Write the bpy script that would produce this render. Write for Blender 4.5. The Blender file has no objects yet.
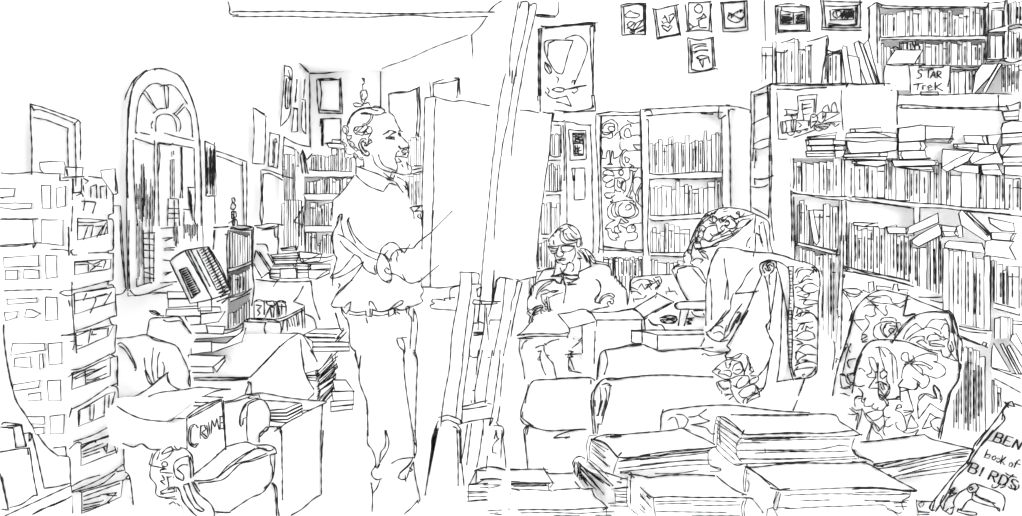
import bpy, math, random
from mathutils import Vector
from mathutils.bvhtree import BVHTree
from mathutils.geometry import delaunay_2d_cdt
R = random.Random(7)
F, CU, CV, H = 750.0, 511.0, 180.0, 1.46      # focal length (px), vanishing point (px), eye height (m)
CAM = Vector((0, 0, H))
scene = bpy.context.scene
COL = scene.collection

def mat(name, col, rough=1.0):
    m = bpy.data.materials.new(name); m.use_nodes = True
    nt = m.node_tree; b = nt.nodes['Principled BSDF']
    b.inputs['Roughness'].default_value = rough
    b.inputs['Specular IOR Level'].default_value = 0.0
    # faint procedural grain of drawing paper / uneven ink flow
    n = nt.nodes.new('ShaderNodeTexNoise'); n.inputs['Scale'].default_value = 6.0
    tc = nt.nodes.new('ShaderNodeTexCoord'); nt.links.new(tc.outputs['Object'], n.inputs['Vector'])
    r = nt.nodes.new('ShaderNodeMapRange')
    r.inputs['From Min'].default_value = 0.3; r.inputs['From Max'].default_value = 0.7
    r.inputs['To Min'].default_value = col * (0.985 if col > .5 else 0.5)
    r.inputs['To Max'].default_value = col
    nt.links.new(n.outputs['Fac'], r.inputs['Value'])
    nt.links.new(r.outputs['Result'], b.inputs['Base Color'])
    return m
PAPER = mat('white_paper_finish', 0.99)
INK = mat('black_ink', 0.036)

def ray(u, v): return Vector(((u - CU) / F, 1.0, -(v - CV) / F))
def P(u, v, Y): return CAM + ray(u, v) * Y
def px(s, ox=0, oy=0, k=6.0):
    """'x,y x,y; x,y ...' measured in a magnified crop whose corner is (ox,oy) -> strokes in photo pixels"""
    out = []
    for st in s.split(';'):
        pts = []
        for a in st.split():
            x, y = a.split(','); pts.append((ox + float(x) / k, oy + float(y) / k))
        if pts: out.append(pts)
    return out

class Plane:
    """vertical plane through two floor points; n faces the viewer"""
    def __init__(s, x0, y0, x1, y1):
        s.p = Vector((x0, y0, 0)); d = Vector((x1 - x0, y1 - y0, 0)).normalized()
        n = Vector((d.y, -d.x, 0))
        if n.dot(Vector((0, 0, 0)) - s.p) < 0: n = -n
        s.n = n
    def at(s, u, v, off=0.0):
        r = ray(u, v); q = s.p + s.n * off
        t = (q - CAM).dot(s.n) / r.dot(s.n)
        return CAM + r * t
def UP(u0, Y0, u1, Y1):
    a, b = P(u0, 0, Y0), P(u1, 0, Y1)
    return Plane(a.x, a.y, b.x, b.y)
def FP(Y): return Plane(-1, Y, 1, Y)
def level(u, v, z):
    r = ray(u, v); t = (z - H) / r.z
    return CAM + r * t

def catmull(pts, n=5, closed=False):
    if len(pts) < 3: return list(pts)
    out = []; N = len(pts)
    rng = range(N) if closed else range(N - 1)
    for i in rng:
        if closed: a, b, c, d = pts[(i-1) % N], pts[i], pts[(i+1) % N], pts[(i+2) % N]
        else: a, b, c, d = pts[max(i-1, 0)], pts[i], pts[i+1], pts[min(i+2, N-1)]
        for k in range(n):
            t = k / n
            out.append(tuple(0.5 * ((2*b[j]) + (c[j]-a[j])*t + (2*a[j]-5*b[j]+4*c[j]-d[j])*t*t + (3*b[j]-a[j]-3*c[j]+d[j])*t**3) for j in range(len(b))))
    if not closed: out.append(tuple(pts[-1]))
    return out

WK = 1.0
def soft(st, lim=68):
    """smooth a stroke but keep its real corners"""
    out = []; seg = [st[0]]
    for i in range(1, len(st)-1):
        seg.append(st[i])
        a = (st[i][0]-st[i-1][0], st[i][1]-st[i-1][1]); b = (st[i+1][0]-st[i][0], st[i+1][1]-st[i][1])
        la, lb = math.hypot(*a), math.hypot(*b)
        if la*lb > 0 and math.degrees(math.acos(max(-1, min(1, (a[0]*b[0]+a[1]*b[1])/la/lb)))) > lim:
            out += catmull(seg, 5)[:-1]; seg = [st[i]]
    seg.append(st[-1]); out += catmull(seg, 5)
    return out
class Part:
    def __init__(s, name, of=None, label=None, kind=None):
        s.name, s.of, s.label, s.kind = name, of, label, kind
        s.v, s.f = [], []; s.tv, s.tf = [], []; s.strokes = []; s.lastY = None
    # ---- solids -------------------------------------------------------
    def prism(s, front, vec, ink='fs', w=1.1):
        n = len(front); b = len(s.v)
        jit = vec.normalized() * -R.uniform(0, .0022)      # nothing in a room is perfectly flush
        front = [Vector(p) + jit for p in front]; back = [p + vec for p in front]
        s.v += front + back
        s.f.append(tuple(range(b, b+n))); s.f.append(tuple(range(b+2*n-1, b+n-1, -1)))
        for i in range(n):
            j = (i+1) % n
            s.f.append((b+i, b+n+i, b+n+j, b+j))
        if 'f' in ink: s.tube(front + [front[0]], w)
        if 's' in ink:
            for i in range(n): s.tube([front[i], back[i]], w)
        if 'b' in ink: s.tube(back + [back[0]], w)
        return s
    def slab(s, pl, pts, d=0.15, off=0.0, ink='fs', w=1.1, depthdir='r'):
        if isinstance(pts, str): pts = px(pts, 0, 0, 1)[0]
        fr = [pl.at(u, v, off) for u, v in pts]
        if depthdir == 'n': vec = pl.n * -d
        else:                                   # the piece stands turned towards the middle of the room
            c = sum(fr, Vector((0, 0, 0)))/len(fr) - CAM
            vec = c.normalized() * d
        return s.prism(fr, vec, ink, w)
    def lie(s, pts, z, t, ink='fsb', w=1.2):
        if isinstance(pts, str): pts = px(pts, 0, 0, 1)[0]
        return s.prism([level(u, v, z) for u, v in pts], Vector((0, 0, -t)), ink, w)
    def blob(s, pts, Y, T, grid=None, flat=1.0, ink=False, w=1.2, rr=None):
        """closed pixel outline at distance Y, swollen to a rounded solid of half-thickness T (front and back alike)"""
        if isinstance(pts, str): pts = px(pts, 0, 0, 1)[0]
        o = catmull(pts, 4, True)
        if isinstance(Y, (int, float)): Yf = lambda u, v, y=Y: y
        else: Yf = Y
        us = [p[0] for p in o]; vs = [p[1] for p in o]
        size = max(max(us)-min(us), max(vs)-min(vs))
        g = grid or max(1.5, size / 34)
        def dist(x, y):
            m = 1e9
            for i in range(len(o)):
                ax, ay = o[i]; bx, by = o[(i+1) % len(o)]
                dx, dy = bx-ax, by-ay; L = dx*dx+dy*dy
                t = 0 if L == 0 else max(0, min(1, ((x-ax)*dx+(y-ay)*dy)/L))
                m = min(m, (ax+t*dx-x)**2+(ay+t*dy-y)**2)
            return math.sqrt(m)
        def inside(x, y):
            c = False
            for i in range(len(o)):
                ax, ay = o[i]; bx, by = o[(i+1) % len(o)]
                if (ay > y) != (by > y) and x < (bx-ax)*(y-ay)/(by-ay)+ax: c = not c
            return c
        inn = []; y = min(vs); k = 0
        while y < max(vs):
            x = min(us) + (g/2 if k % 2 else 0)
            while x < max(us):
                if inside(x, y):
                    dd = dist(x, y)
                    if dd > g*0.45: inn.append((x, y, dd))
                x += g
            y += g*0.87; k += 1
        if not inn: inn = [(sum(us)/len(us), sum(vs)/len(vs), 1.0)]
        dm = rr or max(q[2] for q in inn)
        vv = [Vector(p) for p in o] + [Vector((q[0], q[1])) for q in inn]
        n = len(o)
        res = delaunay_2d_cdt(vv, [], [list(range(n))], 1, 1e-4)
        rv, rf, ov = res[0], res[2], res[3]
        b = len(s.v); fr = []; bk = []
        for i, p in enumerate(rv):
            orig = ov[i]; edge = any(q < n for q in orig) if orig else True
            h = 0
            if not edge:
                dd = min(1.0, inn[min(orig)-n][2]/dm); h = T*(1-(1-dd)**2)**0.5*flat
            yy = Yf(p.x, p.y)
            fr.append(len(s.v)); s.v.append(P(p.x, p.y, yy) - Vector((0, h, 0)))
            if edge: bk.append(fr[-1])
            else: bk.append(len(s.v)); s.v.append(P(p.x, p.y, yy) + Vector((0, h, 0)))
        for f in rf:
            s.f.append(tuple(fr[i] for i in f)); s.f.append(tuple(bk[i] for i in reversed(f)))
        if ink:
            s.tube([P(u, v, Yf(u, v)) for u, v in o + [o[0]]], w)
        return s
    def remesh(s, vox=0.012):
        me = bpy.data.meshes.new('tmp'); me.from_pydata(s.v, [], s.f); me.update()
        ob = bpy.data.objects.new('tmp', me); COL.objects.link(ob)
        m = ob.modifiers.new('r', 'REMESH'); m.mode = 'VOXEL'; m.voxel_size = vox
        dg = bpy.context.evaluated_depsgraph_get(); dg.update()
        e = bpy.data.meshes.new_from_object(ob.evaluated_get(dg))
        s.v = [v.co.copy() for v in e.vertices]; s.f = [tuple(p.vertices) for p in e.polygons]
        bpy.data.objects.remove(ob); bpy.data.meshes.remove(me); bpy.data.meshes.remove(e)
        return s
    # ---- ink ----------------------------------------------------------
    def tube(s, pts, w=1.1, wob=0.3):
        w = 1.12 + 0.34*(w-1.0) if w >= 1 else 1.12*w
        q = [Vector(pts[0])]
        for a, b in zip(pts, pts[1:]):
            a, b = Vector(a), Vector(b)
            pxl = (b-a).length / max(0.3, a.y) * F
            n = int(min(40, max(1, pxl/7)))
            for k in range(1, n+1):
                p = a.lerp(b, k/n)
                if k < n and wob:
                    e = wob * max(0.3, p.y)/F
                    p += Vector((R.uniform(-e, e), R.uniform(-e, e)*.5, R.uniform(-e, e)))
                q.append(p)
        qq = [q[0]]
        for p in q[1:]:
            if (p-qq[-1]).length > 1e-4: qq.append(p)
        if len(qq) < 2: return s
        rings = []; up0 = None
        ph = R.uniform(0, 6)
        for i, p in enumerate(qq):
            t = (qq[min(i+1, len(qq)-1)] - qq[max(i-1, 0)])
            if t.length < 1e-7: t = Vector((0, 0, 1))
            t.normalize()
            a = t.cross(CAM - p)
            if a.length < 1e-5: a = t.cross(Vector((0.3, 0.5, 1)))
            a.normalize(); c = t.cross(a).normalized()
            r = w/2 * max(0.3, p.y)/F * (1 + 0.22*math.sin(ph + i*0.9))
            b = len(s.tv)
            s.tv += [p+a*r, p+c*r, p-a*r, p-c*r]; rings.append(b)
        for a, b in zip(rings, rings[1:]):
            for k in range(4): s.tf.append((a+k, a+(k+1) % 4, b+(k+1) % 4, b+k))
        a = rings[0]; s.tf.append((a, a+1, a+2, a+3)); b = rings[-1]; s.tf.append((b+3, b+2, b+1, b))
        return s
    def draw(s, strokes, ox=0, oy=0, k=6.0, w=1.1, sm=True, closed=False):
        """pen strokes that lie on this part's surface"""
        if isinstance(strokes, str): strokes = px(strokes, ox, oy, k)
        for st in strokes:
            if closed: st = st+[st[0]]
            s.strokes.append((soft(st) if (sm and len(st) > 2) else st, w*WK))
        return s
    def legs(s, of_thing, pts, z, r=.025):
        """plain square legs from height z down to the floor at the given (x,y) spots"""
        for x, y in pts:
            l = of_thing.part('leg')
            l.prism([(x-r, y-r, z), (x+r, y-r, z), (x+r, y+r, z), (x-r, y+r, z)], Vector((0, 0, -z)), '')
        return s
    def hatch(s, poly, n, ang, w=0.9, jit=0.5):
        """n roughly parallel strokes inside a quad given as tl,tr,br,bl; ang 0 = across, 1 = down"""
        tl, tr, br, bl = poly
        L = lambda a, b, t: (a[0]+(b[0]-a[0])*t, a[1]+(b[1]-a[1])*t)
        for i in range(n):
            t = (i+.5+R.uniform(-.3, .3))/n
            a, b = R.uniform(0, .15), R.uniform(.85, 1)
            if ang: p, q = L(tl, tr, t), L(bl, br, t)
            else: p, q = L(tl, bl, t), L(tr, br, t)
            s.strokes.append(([L(p, q, a), L(p, q, .5), L(p, q, b)], w))
        return s
    def project(s, bvh=None):
        if not s.strokes: return
        for st, w in s.strokes:
            dense = []
            for a, b in zip(st, st[1:]):
                n = max(1, int(math.hypot(b[0]-a[0], b[1]-a[1])/1.5))
                for k in range(n): dense.append((a[0]+(b[0]-a[0])*k/n, a[1]+(b[1]-a[1])*k/n))
            dense.append(st[-1])
            ys = []
            for u, v in dense:
                y = None
                if bvh:
                    for du, dv in ((0, 0), (.7, 0), (-.7, 0), (0, .7), (0, -.7)):
                        hit = bvh.ray_cast(CAM, ray(u+du, v+dv).normalized())
                        if hit[0] is not None and (y is None or hit[0].y < y): y = hit[0].y
                ys.append(y)
            ys = [min([z for z in ys[max(0, i-1):i+2] if z is not None], default=None) for i in range(len(ys))]
            known = [y for y in ys if y is not None]
            if not known:
                known = [min(p.y for p in s.v)] if s.v else [3.0]
            last = next((y for y in ys if y is not None), known[0])
            pts = []
            for (u, v), y in zip(dense, ys):
                if y is None: y = last
                last = y
                pts.append(P(u, v, y - 0.9*w*y/F - .0015))
            s.tube(pts, w, 0)
    def mesh(s, origin, bvh=None):
        s.project(bvh)
        n = len(s.v)
        me = bpy.data.meshes.new(s.name)
        me.from_pydata([Vector(p)-origin for p in s.v+s.tv], [], s.f+[tuple(i+n for i in f) for f in s.tf])
        me.materials.append(PAPER); me.materials.append(INK)
        k = len(s.f)
        for i, p in enumerate(me.polygons):
            if i >= k: p.material_index = 1
        me.update(); me.validate()
        return me

LOOSE = []
class Thing:
    def __init__(s, name, label=None, cat=None, group=None, kind=None):
        s.name, s.label, s.cat, s.group, s.kind = name, label, cat, group, kind
        s.parts = []; s.root = None
    def part(s, name, of=None, label=None, kind=None):
        p = Part(name, of, label, kind); s.parts.append(p); return p
    def main(s):
        s.root = Part(s.name); s.parts.append(s.root); return s.root
    def end(s, final=False):
        allv = [v for p in s.parts for v in (p.v or p.tv)]
        if not allv: return
        o = Vector(((min(v.x for v in allv)+max(v.x for v in allv))/2, (min(v.y for v in allv)+max(v.y for v in allv))/2, min(v.z for v in allv)))
        V, FF = [], []
        for p in s.parts:
            n = len(V); V += p.v; FF += [tuple(i+n for i in f) for f in p.f]
        bvh = BVHTree.FromPolygons(V, FF) if FF else None
        if s.name == 'book' and s.root and len(s.parts) == 1 and not final:
            s.root.project(bvh); s.root.strokes = []
            q = [(p.x/p.y*F, (H-p.z)/p.y*F) for p in s.root.v]
            xs = [min(511, max(-511, a[0])) for a in q]; ys = [min(336, max(-180, a[1])) for a in q]
            LOOSE.append(((max(xs)-min(xs))*(max(ys)-min(ys)), len(LOOSE), s)); return
        if s.root: r = bpy.data.objects.new(s.name, s.root.mesh(o, bvh))
        else: r = bpy.data.objects.new(s.name, None); r.empty_display_size = .1
        COL.objects.link(r); r.location = o
        if s.label: r['label'] = s.label
        if s.cat: r['category'] = s.cat
        if s.group: r['group'] = s.group
        if s.kind: r['kind'] = s.kind
        made = {}
        for p in s.parts:
            if p is s.root: continue
            c = bpy.data.objects.new(p.name, p.mesh(o, bvh)); COL.objects.link(c)
            c.parent = made.get(id(p.of), r)
            if p.label: c['label'] = p.label
            if p.kind: c['kind'] = p.kind
            made[id(p)] = c
        s.obj = r
        return r

def one(name, label, cat, group=None, kind=None):
    t = Thing(name, label, cat, group, kind); return t, t.main()
def structure(name, fn):
    t = Thing(name, kind='structure'); fn(t.main()); t.end()

def row(pl, base, spec, ox, oy, label, group, depth=0.16, off=0.0, k=6.0, name='book', lean=0.0, strokes=0.5, w=1.0):
    """a row of standing books: spec 'x:y x:y ... x' gives each spine's left edge and top in crop pixels; '-' = gap"""
    it = [a.split(':') for a in spec.split()]
    u0, v0, u1, v1 = base
    bv = lambda u: v0 + (v1-v0)*(u-u0)/(u1-u0)
    for a, b in zip(it, it[1:]):
        if a[1] == '-': continue
        x0 = ox+float(a[0])/k; x1 = ox+float(b[0])/k; y = oy+float(a[1])/k
        if x1-x0 < 0.8: continue
        t, p = one(name, label, 'book', group)
        g = min(0.25, (x1-x0)*.06)
        j = R.uniform(-1.2, 1.2) if x1-x0 > 3 else R.uniform(-.5, .5)
        q = [(x0+g, y+max(0, j)), (x1-g, y-min(0, j)), (x1-g+lean*.1, bv(x1)-.2), (x0+g+lean*.1, bv(x0)-.2)]
        o = off - R.uniform(0, .02)
        p.slab(pl, q, depth, o, '')
        c3 = [pl.at(u, v, o) for u, v in q]
        p.tube([c3[3], c3[0], c3[1]], w)
        nt = it[it.index(a)+1]
        lim = bv(x1) if len(nt) < 2 or nt[1] == '-' else oy+float(nt[1])/k
        if lim > y+1.5:
            f = min(1, (lim-y)/(bv(x1)-y)); p.tube([c3[1], c3[1].lerp(c3[2], f)], w)
        if R.random() < strokes and x1-x0 > 3.2:
            m = x0+(x1-x0)*R.uniform(.35, .7); h = bv(m)-y
            p.draw([[(m, y+h*R.uniform(.04, .25)), (m+R.uniform(-.4, .4), y+h*R.uniform(.7, .98))]], w=w*.8)
        if R.random() < .22*strokes*2 and x1-x0 > 3.5:
            yy = y+(bv(x0)-y)*R.uniform(.15, .3)
            p.draw([[(x0+.6, yy), (x1-.6, yy+.3)]], w=w*.75)
        t.end()

def quads(pl, spec, ox, oy, label, group, depth=0.16, off=0.0, k=6.0, name='book', cat='book', step=0.0, w=1.1, pages=False):
    """lying or face-out things, one per outline in spec"""
    for i, q in enumerate(px(spec, ox, oy, k)):
        t, p = one(name, label, cat, group)
        p.slab(pl, q, depth, off+step*i, 'fs', w)
        if pages and len(q) == 4 and R.random() < .6:
            m = R.uniform(.3, .7)
            L = lambda a, b, t: (a[0]+(b[0]-a[0])*t, a[1]+(b[1]-a[1])*t)
            p.draw([[L(q[0], q[3], m), L(q[1], q[2], m)]], w=.8)
        if pages and len(q) >= 4 and math.hypot(q[1][0]-q[0][0], q[1][1]-q[0][1]) > 9:
            L = lambda a, b, t: (a[0]+(b[0]-a[0])*t, a[1]+(b[1]-a[1])*t)
            e = R.choice([.06, .12, .85, .92]); bulge = R.choice([-.06, .06])
            a_, b_ = q[1], q[-2] if len(q) > 4 else q[2]
            tp, bt = L(q[0], a_, e), L(q[-1], b_, e)
            md = L(L(q[0], q[-1], .5), L(a_, b_, .5), e+bulge)
            p.draw([[tp, L(L(tp, bt, .2), md, .7), md, L(L(tp, bt, .8), md, .7), bt]], w=.9)
        t.end()

GL = {'B': '0,0 0,1;0,1 .5,1 .62,.78 .5,.55 0,.53;0,.53 .55,.5 .72,.25 .55,0 0,0', 'E': '.6,1 0,1 0,0 .65,0;0,.52 .5,.52', 'N': '0,0 0,1 .62,0 .62,1',
      'I': '.15,0 .15,1', 'R': '0,0 0,1;0,1 .5,1 .64,.76 .5,.52 0,.5;.25,.5 .68,0', 'D': '0,0 0,1;0,1 .4,.98 .66,.7 .64,.28 .4,.02 0,0',
      'S': '.64,.86 .4,1 .1,.93 .04,.72 .3,.54 .58,.38 .6,.14 .35,0 .02,.12'}
def letter_strokes(text, o, xd, yd):
    out = []
    for i, ch in enumerate(text):
        for st in px(GL[ch], 0, 0, 1):
            out.append([(o[0]+xd[0]*(i+x)+yd[0]*y, o[1]+xd[1]*(i+x)+yd[1]*y) for x, y in st])
    return out
# ---------------------------------------------------------------- the room
LW = Plane(-2.14, 3.0, -2.69, 10.0)
AB = Plane(-2.69, 10.0, -1.75, 10.0)
AR = Plane(-1.75, 10.0, -0.377, 7.45)
BW = FP(7.0)
RW = Plane(1.863, 5.5, 3.41, 4.5)
def box(p, x0, y0, z0, x1, y1, z1, ink=''):
    return p.prism([(x0, y0, z1), (x1, y0, z1), (x1, y1, z1), (x0, y1, z1)], Vector((0, 0, z0-z1)), ink)
structure('floor', lambda p: box(p, -3.2, .2, -.1, 4.2, 10.3, 0))
def _wl(p):
    p.prism([(-2.06, 2.0, 3.6), (-2.69, 10, 3.6), (-2.85, 10, 3.6), (-2.22, 2.0, 3.6)], Vector((0, 0, -3.6)), '')
    p.draw('178,55 220,105 300,185 440,335 530,435', 220, 0, w=1.3, sm=False)
    p.draw('455,345 490,390 532,432', 220, 0, w=1.4)
    p.draw('680,275 722,275 728,350 732,440 740,560 750,700 758,775', 0, 160, w=.9)
structure('wall_left', _wl)
structure('wall_alcove_back', lambda p: (p.prism([(-2.69, 10, 0), (-1.75, 10, 0), (-1.75, 10, 2.9), (-2.69, 10, 2.9)], Vector((0, .15, 0)), '').draw('538,440 620,440 700,430 800,425 950,415', 220, 0, w=1.2).draw('413,78 420,200 418,350 424,560', 240, 60, w=1.2)))
def _war(p):
    p.prism([(-1.75, 10, 0), (-.377, 7.45, 0), (-.377, 7.45, 2.9), (-1.75, 10, 2.9)], AR.n*-.15, '')
    p.tube([P(380.5,70,9.94),P(380.6,90,9.94),P(380.8,112,9.94)],1.3)
    p.draw('12,412 60,392 180,350 310,290 430,245 500,220 535,205', 380, 0, w=.9)
    p.draw('548,210 555,300 562,400 565,516', 380, 0, w=1.0).draw('562,0 560,100 561,210', 380, 70, w=.9)
structure('wall_alcove_right', _war)
def _war2(p):
    p.prism([(-.377, 7.45, 0), (-.008, 6.0, 0), (-.008, 6.0, 3.1), (-.377, 7.45, 3.1)], Vector((.15, 0, 0)), '')
structure('wall_return', _war2)
structure('wall_back', lambda p: box(p, -.01, 7.0, 0, 2.5, 7.15, 3.7))
def _wr(p):
    p.prism([(1.863, 5.5, 3.8), (3.41, 4.5, 3.8), (3.6, 4.75, 3.8), (2.5, 7.1, 3.8), (2.35, 7.1, 3.8)], Vector((0, 0, -3.8)), '')
    p.tube([P(764.5, 0, 5.49), P(765, 22, 5.49), P(765.5, 41, 5.49)], 1.1)
structure('wall_right', _wr)
def _ceil(p):
    p.prism([(-2.41, 6.4, 2.9), (-.12, 6.4, 2.9), (-.377, 7.45, 2.9), (-1.75, 10, 2.9), (-2.69, 10, 2.9)], Vector((0, 0, .1)), '')
structure('ceiling', _ceil)
HP = FP(6.2)
def _trim(p):
    p.slab(HP, '229,-25 557,-25 557,17 237,17 229,12', .2, 0, '')
    p.draw('48,10 58,50 55,75 75,90 110,90;75,72 110,68 220,70 380,67 520,68 650,70 780,76 1020,82;75,100 180,100 420,98 560,104 740,102 880,104 1020,95', 220, 0, w=1.2)
    p.draw('0,80 240,80 480,72 690,72;0,98 200,90 380,105 650,98;940,85 1020,90;940,98 1020,105', 380, 0, w=1.3)
    p.draw('150,30 270,35;180,42 270,44;268,42 290,15 292,-50', 510, 10, w=1.3)
    p.draw('650,70 690,30 730,5;640,100 600,160 548,210', 380, 0, w=1.1, sm=True)
structure('trim_1', _trim)

# window and door openings of the left wall
def _win1(p):
    p.slab(LW, '30,104 31,235 75,235 75,122', .04, .04, '', 1.4)
    p.draw('182,80 184,200 192,350 190,510;182,85 240,98 470,180', 0, 90, w=1.5, sm=False)
    p.draw('205,118 240,118 320,145 438,195;200,165 280,180 408,230 405,280 410,460;450,195 452,300 458,516;480,200 484,300 482,420;190,95 205,125;440,210 470,180 485,200', 0, 90, w=1.2, sm=False)
structure('window_1', _win1)
def _win2(t):
    fr = t.main()
    # arched surround of the window, recessed glass lights, glazing bars and sill
    out = '128,296 127,240 126.5,180 127,140 128,110 131,92 137,80 145,72 155,68.5 165,69 177,74 184,83 190,96 196,113 199,135 201,170 203,250 204,290'
    fr.slab(LW, out, .08, .03, 'f', 1.1)
    fr.draw('88,240 100,200 130,140 160,100;105,510 108,400 120,260 145,130 185,85 222,60;265,60 305,50 370,70 428,105 470,180 510,290 530,400 540,516', 110, 60, w=1.2)
    fr.draw('165,435 155,430 160,330 175,240 205,185 240,150 280,140 320,152 370,150 410,180 450,240 465,265;455,285 485,340 497,465;300,160 330,150 345,160', 110, 60, w=1.1)
    fr.draw('200,200 240,250 282,295;205,180 228,205 275,290;325,150 330,220 340,295;350,160 352,220 348,290;440,262 400,310 380,322;448,280 400,330', 110, 60, w=1.0)
    fr.draw('260,320 290,295 330,290;252,410 248,390 258,365;275,430 280,350 320,325 370,335 395,380 400,430;380,320 415,355 425,400 415,430', 110, 60, w=1.0)
    gl = Part('window_pane', None); t.parts.append(gl)
    fr.draw('180,435 240,448;325,438 400,460 505,485;150,470 210,490 270,510;290,498 350,510 380,500;495,460 497,420', 110, 60, w=1.2)
    fr.draw('105,0 104,200 108,350;540,0 545,250 548,516', 110, 140, w=1.0)
    gl.draw('140,0 142,180 150,320 165,516;180,0 265,30;290,15 400,30 500,48;268,0 265,150 270,280 262,516;285,20 290,300 295,516;292,15 300,100 290,200;425,40 430,250 420,350;432,40 436,350;505,50 508,200 512,350 505,470 520,516', 110, 140, w=1.0)
    # view through the glass: rails, tower and facade lines beyond
    gl.slab(LW, '134,142 197,150 199,286 138,292', .01, .034, '')
    for x0, y0, y1, n in ((190, 140, 480, 2), (205, 150, 400, 1), (370, 60, 110, 2), (362, 110, 350, 3)):
        for i in range(n): gl.draw([[(110+(x0+i*11)/6, 140+(y0+R.uniform(0, 10))/6), (110+(x0+i*11+2)/6, 140+(y1-R.uniform(0, 20))/6)]], w=.8)
    for i in range(12):
        x = 160+i*9.5; a = 230+R.uniform(-10, 120); gl.draw([[(110+x/6, 140+a/6), (110+(x+R.uniform(-3, 3))/6, 140+(a+R.uniform(120, 300))/6)]], w=.8)
    gl.draw('350,350 345,516;360,350 410,355 418,516;385,360 388,516;345,410 415,412;345,440 412,442;345,470 415,468;465,285 505,285;470,285 478,400;440,415 475,418;445,430 442,516;480,300 492,400', 110, 140, w=1.0)
    for i in range(7): gl.draw([[(110+(470+i*3)/6, 140+(300+i*4)/6), (110+(478+i*3)/6, 140+(400+i*14)/6)]], w=.7)
    gl.draw('195,80 270,75;200,60 205,380;235,60 240,380;265,75 262,370;200,110 262,115;200,145 265,150;200,180 262,185;200,225 262,230;200,290 265,285;205,310 262,330;200,345 268,350', 110, 220, w=1.0)
    gl.draw('305,50 390,45;315,110 380,105 330,125;325,170 390,165;325,180 385,180;320,240 370,245;320,320 375,310 330,330', 110, 220, w=1.0)
    for i in range(4): gl.draw([[(110+(380+i*8)/6, 220+R.uniform(0, 40)/6), (110+(385+i*8)/6, 220+R.uniform(120, 200)/6)]], w=.8)
    for i in range(9): gl.draw([[(110+(445+i*10)/6, 220+R.uniform(20, 50)/6), (110+(445+i*10)/6, 220+R.uniform(70, 150)/6)]], w=.9)
    for i in range(5): gl.draw([[(110+(160+i*9)/6, 220+R.uniform(0, 40)/6), (110+(160+i*9)/6, 220+R.uniform(200, 370)/6)]], w=.6)
    si = Part('window_sill', None); t.parts.append(si)
    si.slab(LW, '127,292 134,288 137,287 152,283 160,283 178,281 178,287 150,295 136,296', .1, .08, '')
    si.draw('60,0 68,180 95,410;115,0 112,200 118,415;35,450 75,440 95,415;120,420 150,450 210,445 300,410 375,385;160,400 240,375 250,380;300,378 400,370;150,455 280,435 350,440;160,350 160,400', 110, 220, w=1.1)
_t = Thing('window_2', kind='structure'); _win2(_t); _t.end()
# doorway frame beyond the window
def _door1(p):
    p.slab(LW, '217,151 245,161.5 246.5,166 246.5,228 243,228 243,166.5 217,155', .06, .02, '')
    p.draw('635,65 700,85 820,130 820,180;640,95 700,115 780,150 800,150;795,130 800,300 805,516;820,130 822,300 818,516', 110, 140, w=1.1)
    p.draw('628,340 630,420 632,516', 110, 140, w=1.1)
structure('door_1', _door1)
# ---------------------------------------------------------------- revolving book rack at the left edge
RA = FP(2.8); RB = UP(73, 2.8, 124, 3.05)
t = Thing('book_rack', 'tall two-sided rack full of small face-out books at the far left', 'book rack')
f = t.part('front_panel')
f.slab(RA, '-14,172 72,178 73,530 70,530 69,462 58,456 45,445 34,430 24,413 17,400 12,386 7,360 4,325 -14,322', .05, 0, '')
f.draw('5,78 60,83 120,80 200,72 255,78;265,72 360,82 358,125 410,122;435,110 433,240;435,275 428,430;410,400 415,516;5,353 230,353;0,225 20,228', 0, 160, w=1.2)
f.draw('0,98 120,95 210,78 250,78;195,0 198,110 215,80;410,0 412,155;300,115 400,122 415,150;425,120 425,140;25,365 150,360 310,358;430,310 435,330', 0, 230, w=1.2)
f.draw('22,145 22,200 35,330 68,516', 0, 300, w=1.4).draw('50,0 75,110 100,190 160,280 215,370 280,460 350,516', 0, 370, w=1.3).draw('345,155 395,158 418,178 422,300 435,500;320,108 392,100 398,160', 0, 430, w=1.3)
g = t.part('side_panel')
g.slab(RB, '73,178 114,178 113,250 116,300 117,380 118,425 123,430 125,466 133,506 133,530 73,530', .3, 0, '')
g.draw('530,98 610,108 675,108 688,130 680,180 680,320 655,330 650,355 680,370 678,516;500,110 530,125 500,160 515,210 510,250', 0, 160, w=1.3)
g.draw('680,0 680,110 650,125 650,140 680,140 678,300 650,310 650,330 685,345 700,516;440,115 425,125 435,150 465,150 440,150;530,138 650,133', 0, 230, w=1.2)
g.draw('355,380 380,365 460,355 655,305;360,380 410,395 500,370 640,345;440,390 520,375 650,350 680,345;450,425 560,390 690,360;430,310 432,460', 0, 230, w=1.1)
g.draw('430,0 445,180 460,320;410,0 420,40;690,0 700,95 655,105 670,145 700,150 690,260 690,310 665,325 690,340 705,350 705,516;455,185 560,150 690,92;365,215 420,205 480,195;370,210 440,210 530,180;420,250 450,245;435,300 450,260;420,420 500,405 660,325;425,440 560,400 690,335;405,465 440,440 440,480', 0, 300, w=1.2)
g.draw('700,0 705,80 665,95 705,110 710,210 720,330 740,345 742,516;710,270 670,285 665,300 700,320;430,235 520,190 650,100;415,285 430,225;440,430 560,390 670,330;415,475 460,435 490,440', 0, 370, w=1.2)
g.draw('740,0 745,210;410,350 500,300 600,270;400,380 560,315 700,240;430,375 600,330 690,260;690,240 740,205 750,240 700,250;750,250 780,290 800,450;770,270 755,290;725,320 750,295 780,295', 0, 430, w=1.3)
g.draw('610,0 610,0;520,370 600,380 655,440;475,370 510,375', 0, 430, w=1.5)
t.end()
L1 = 'small face-out book on the front of the tall rack at the far left'
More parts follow.
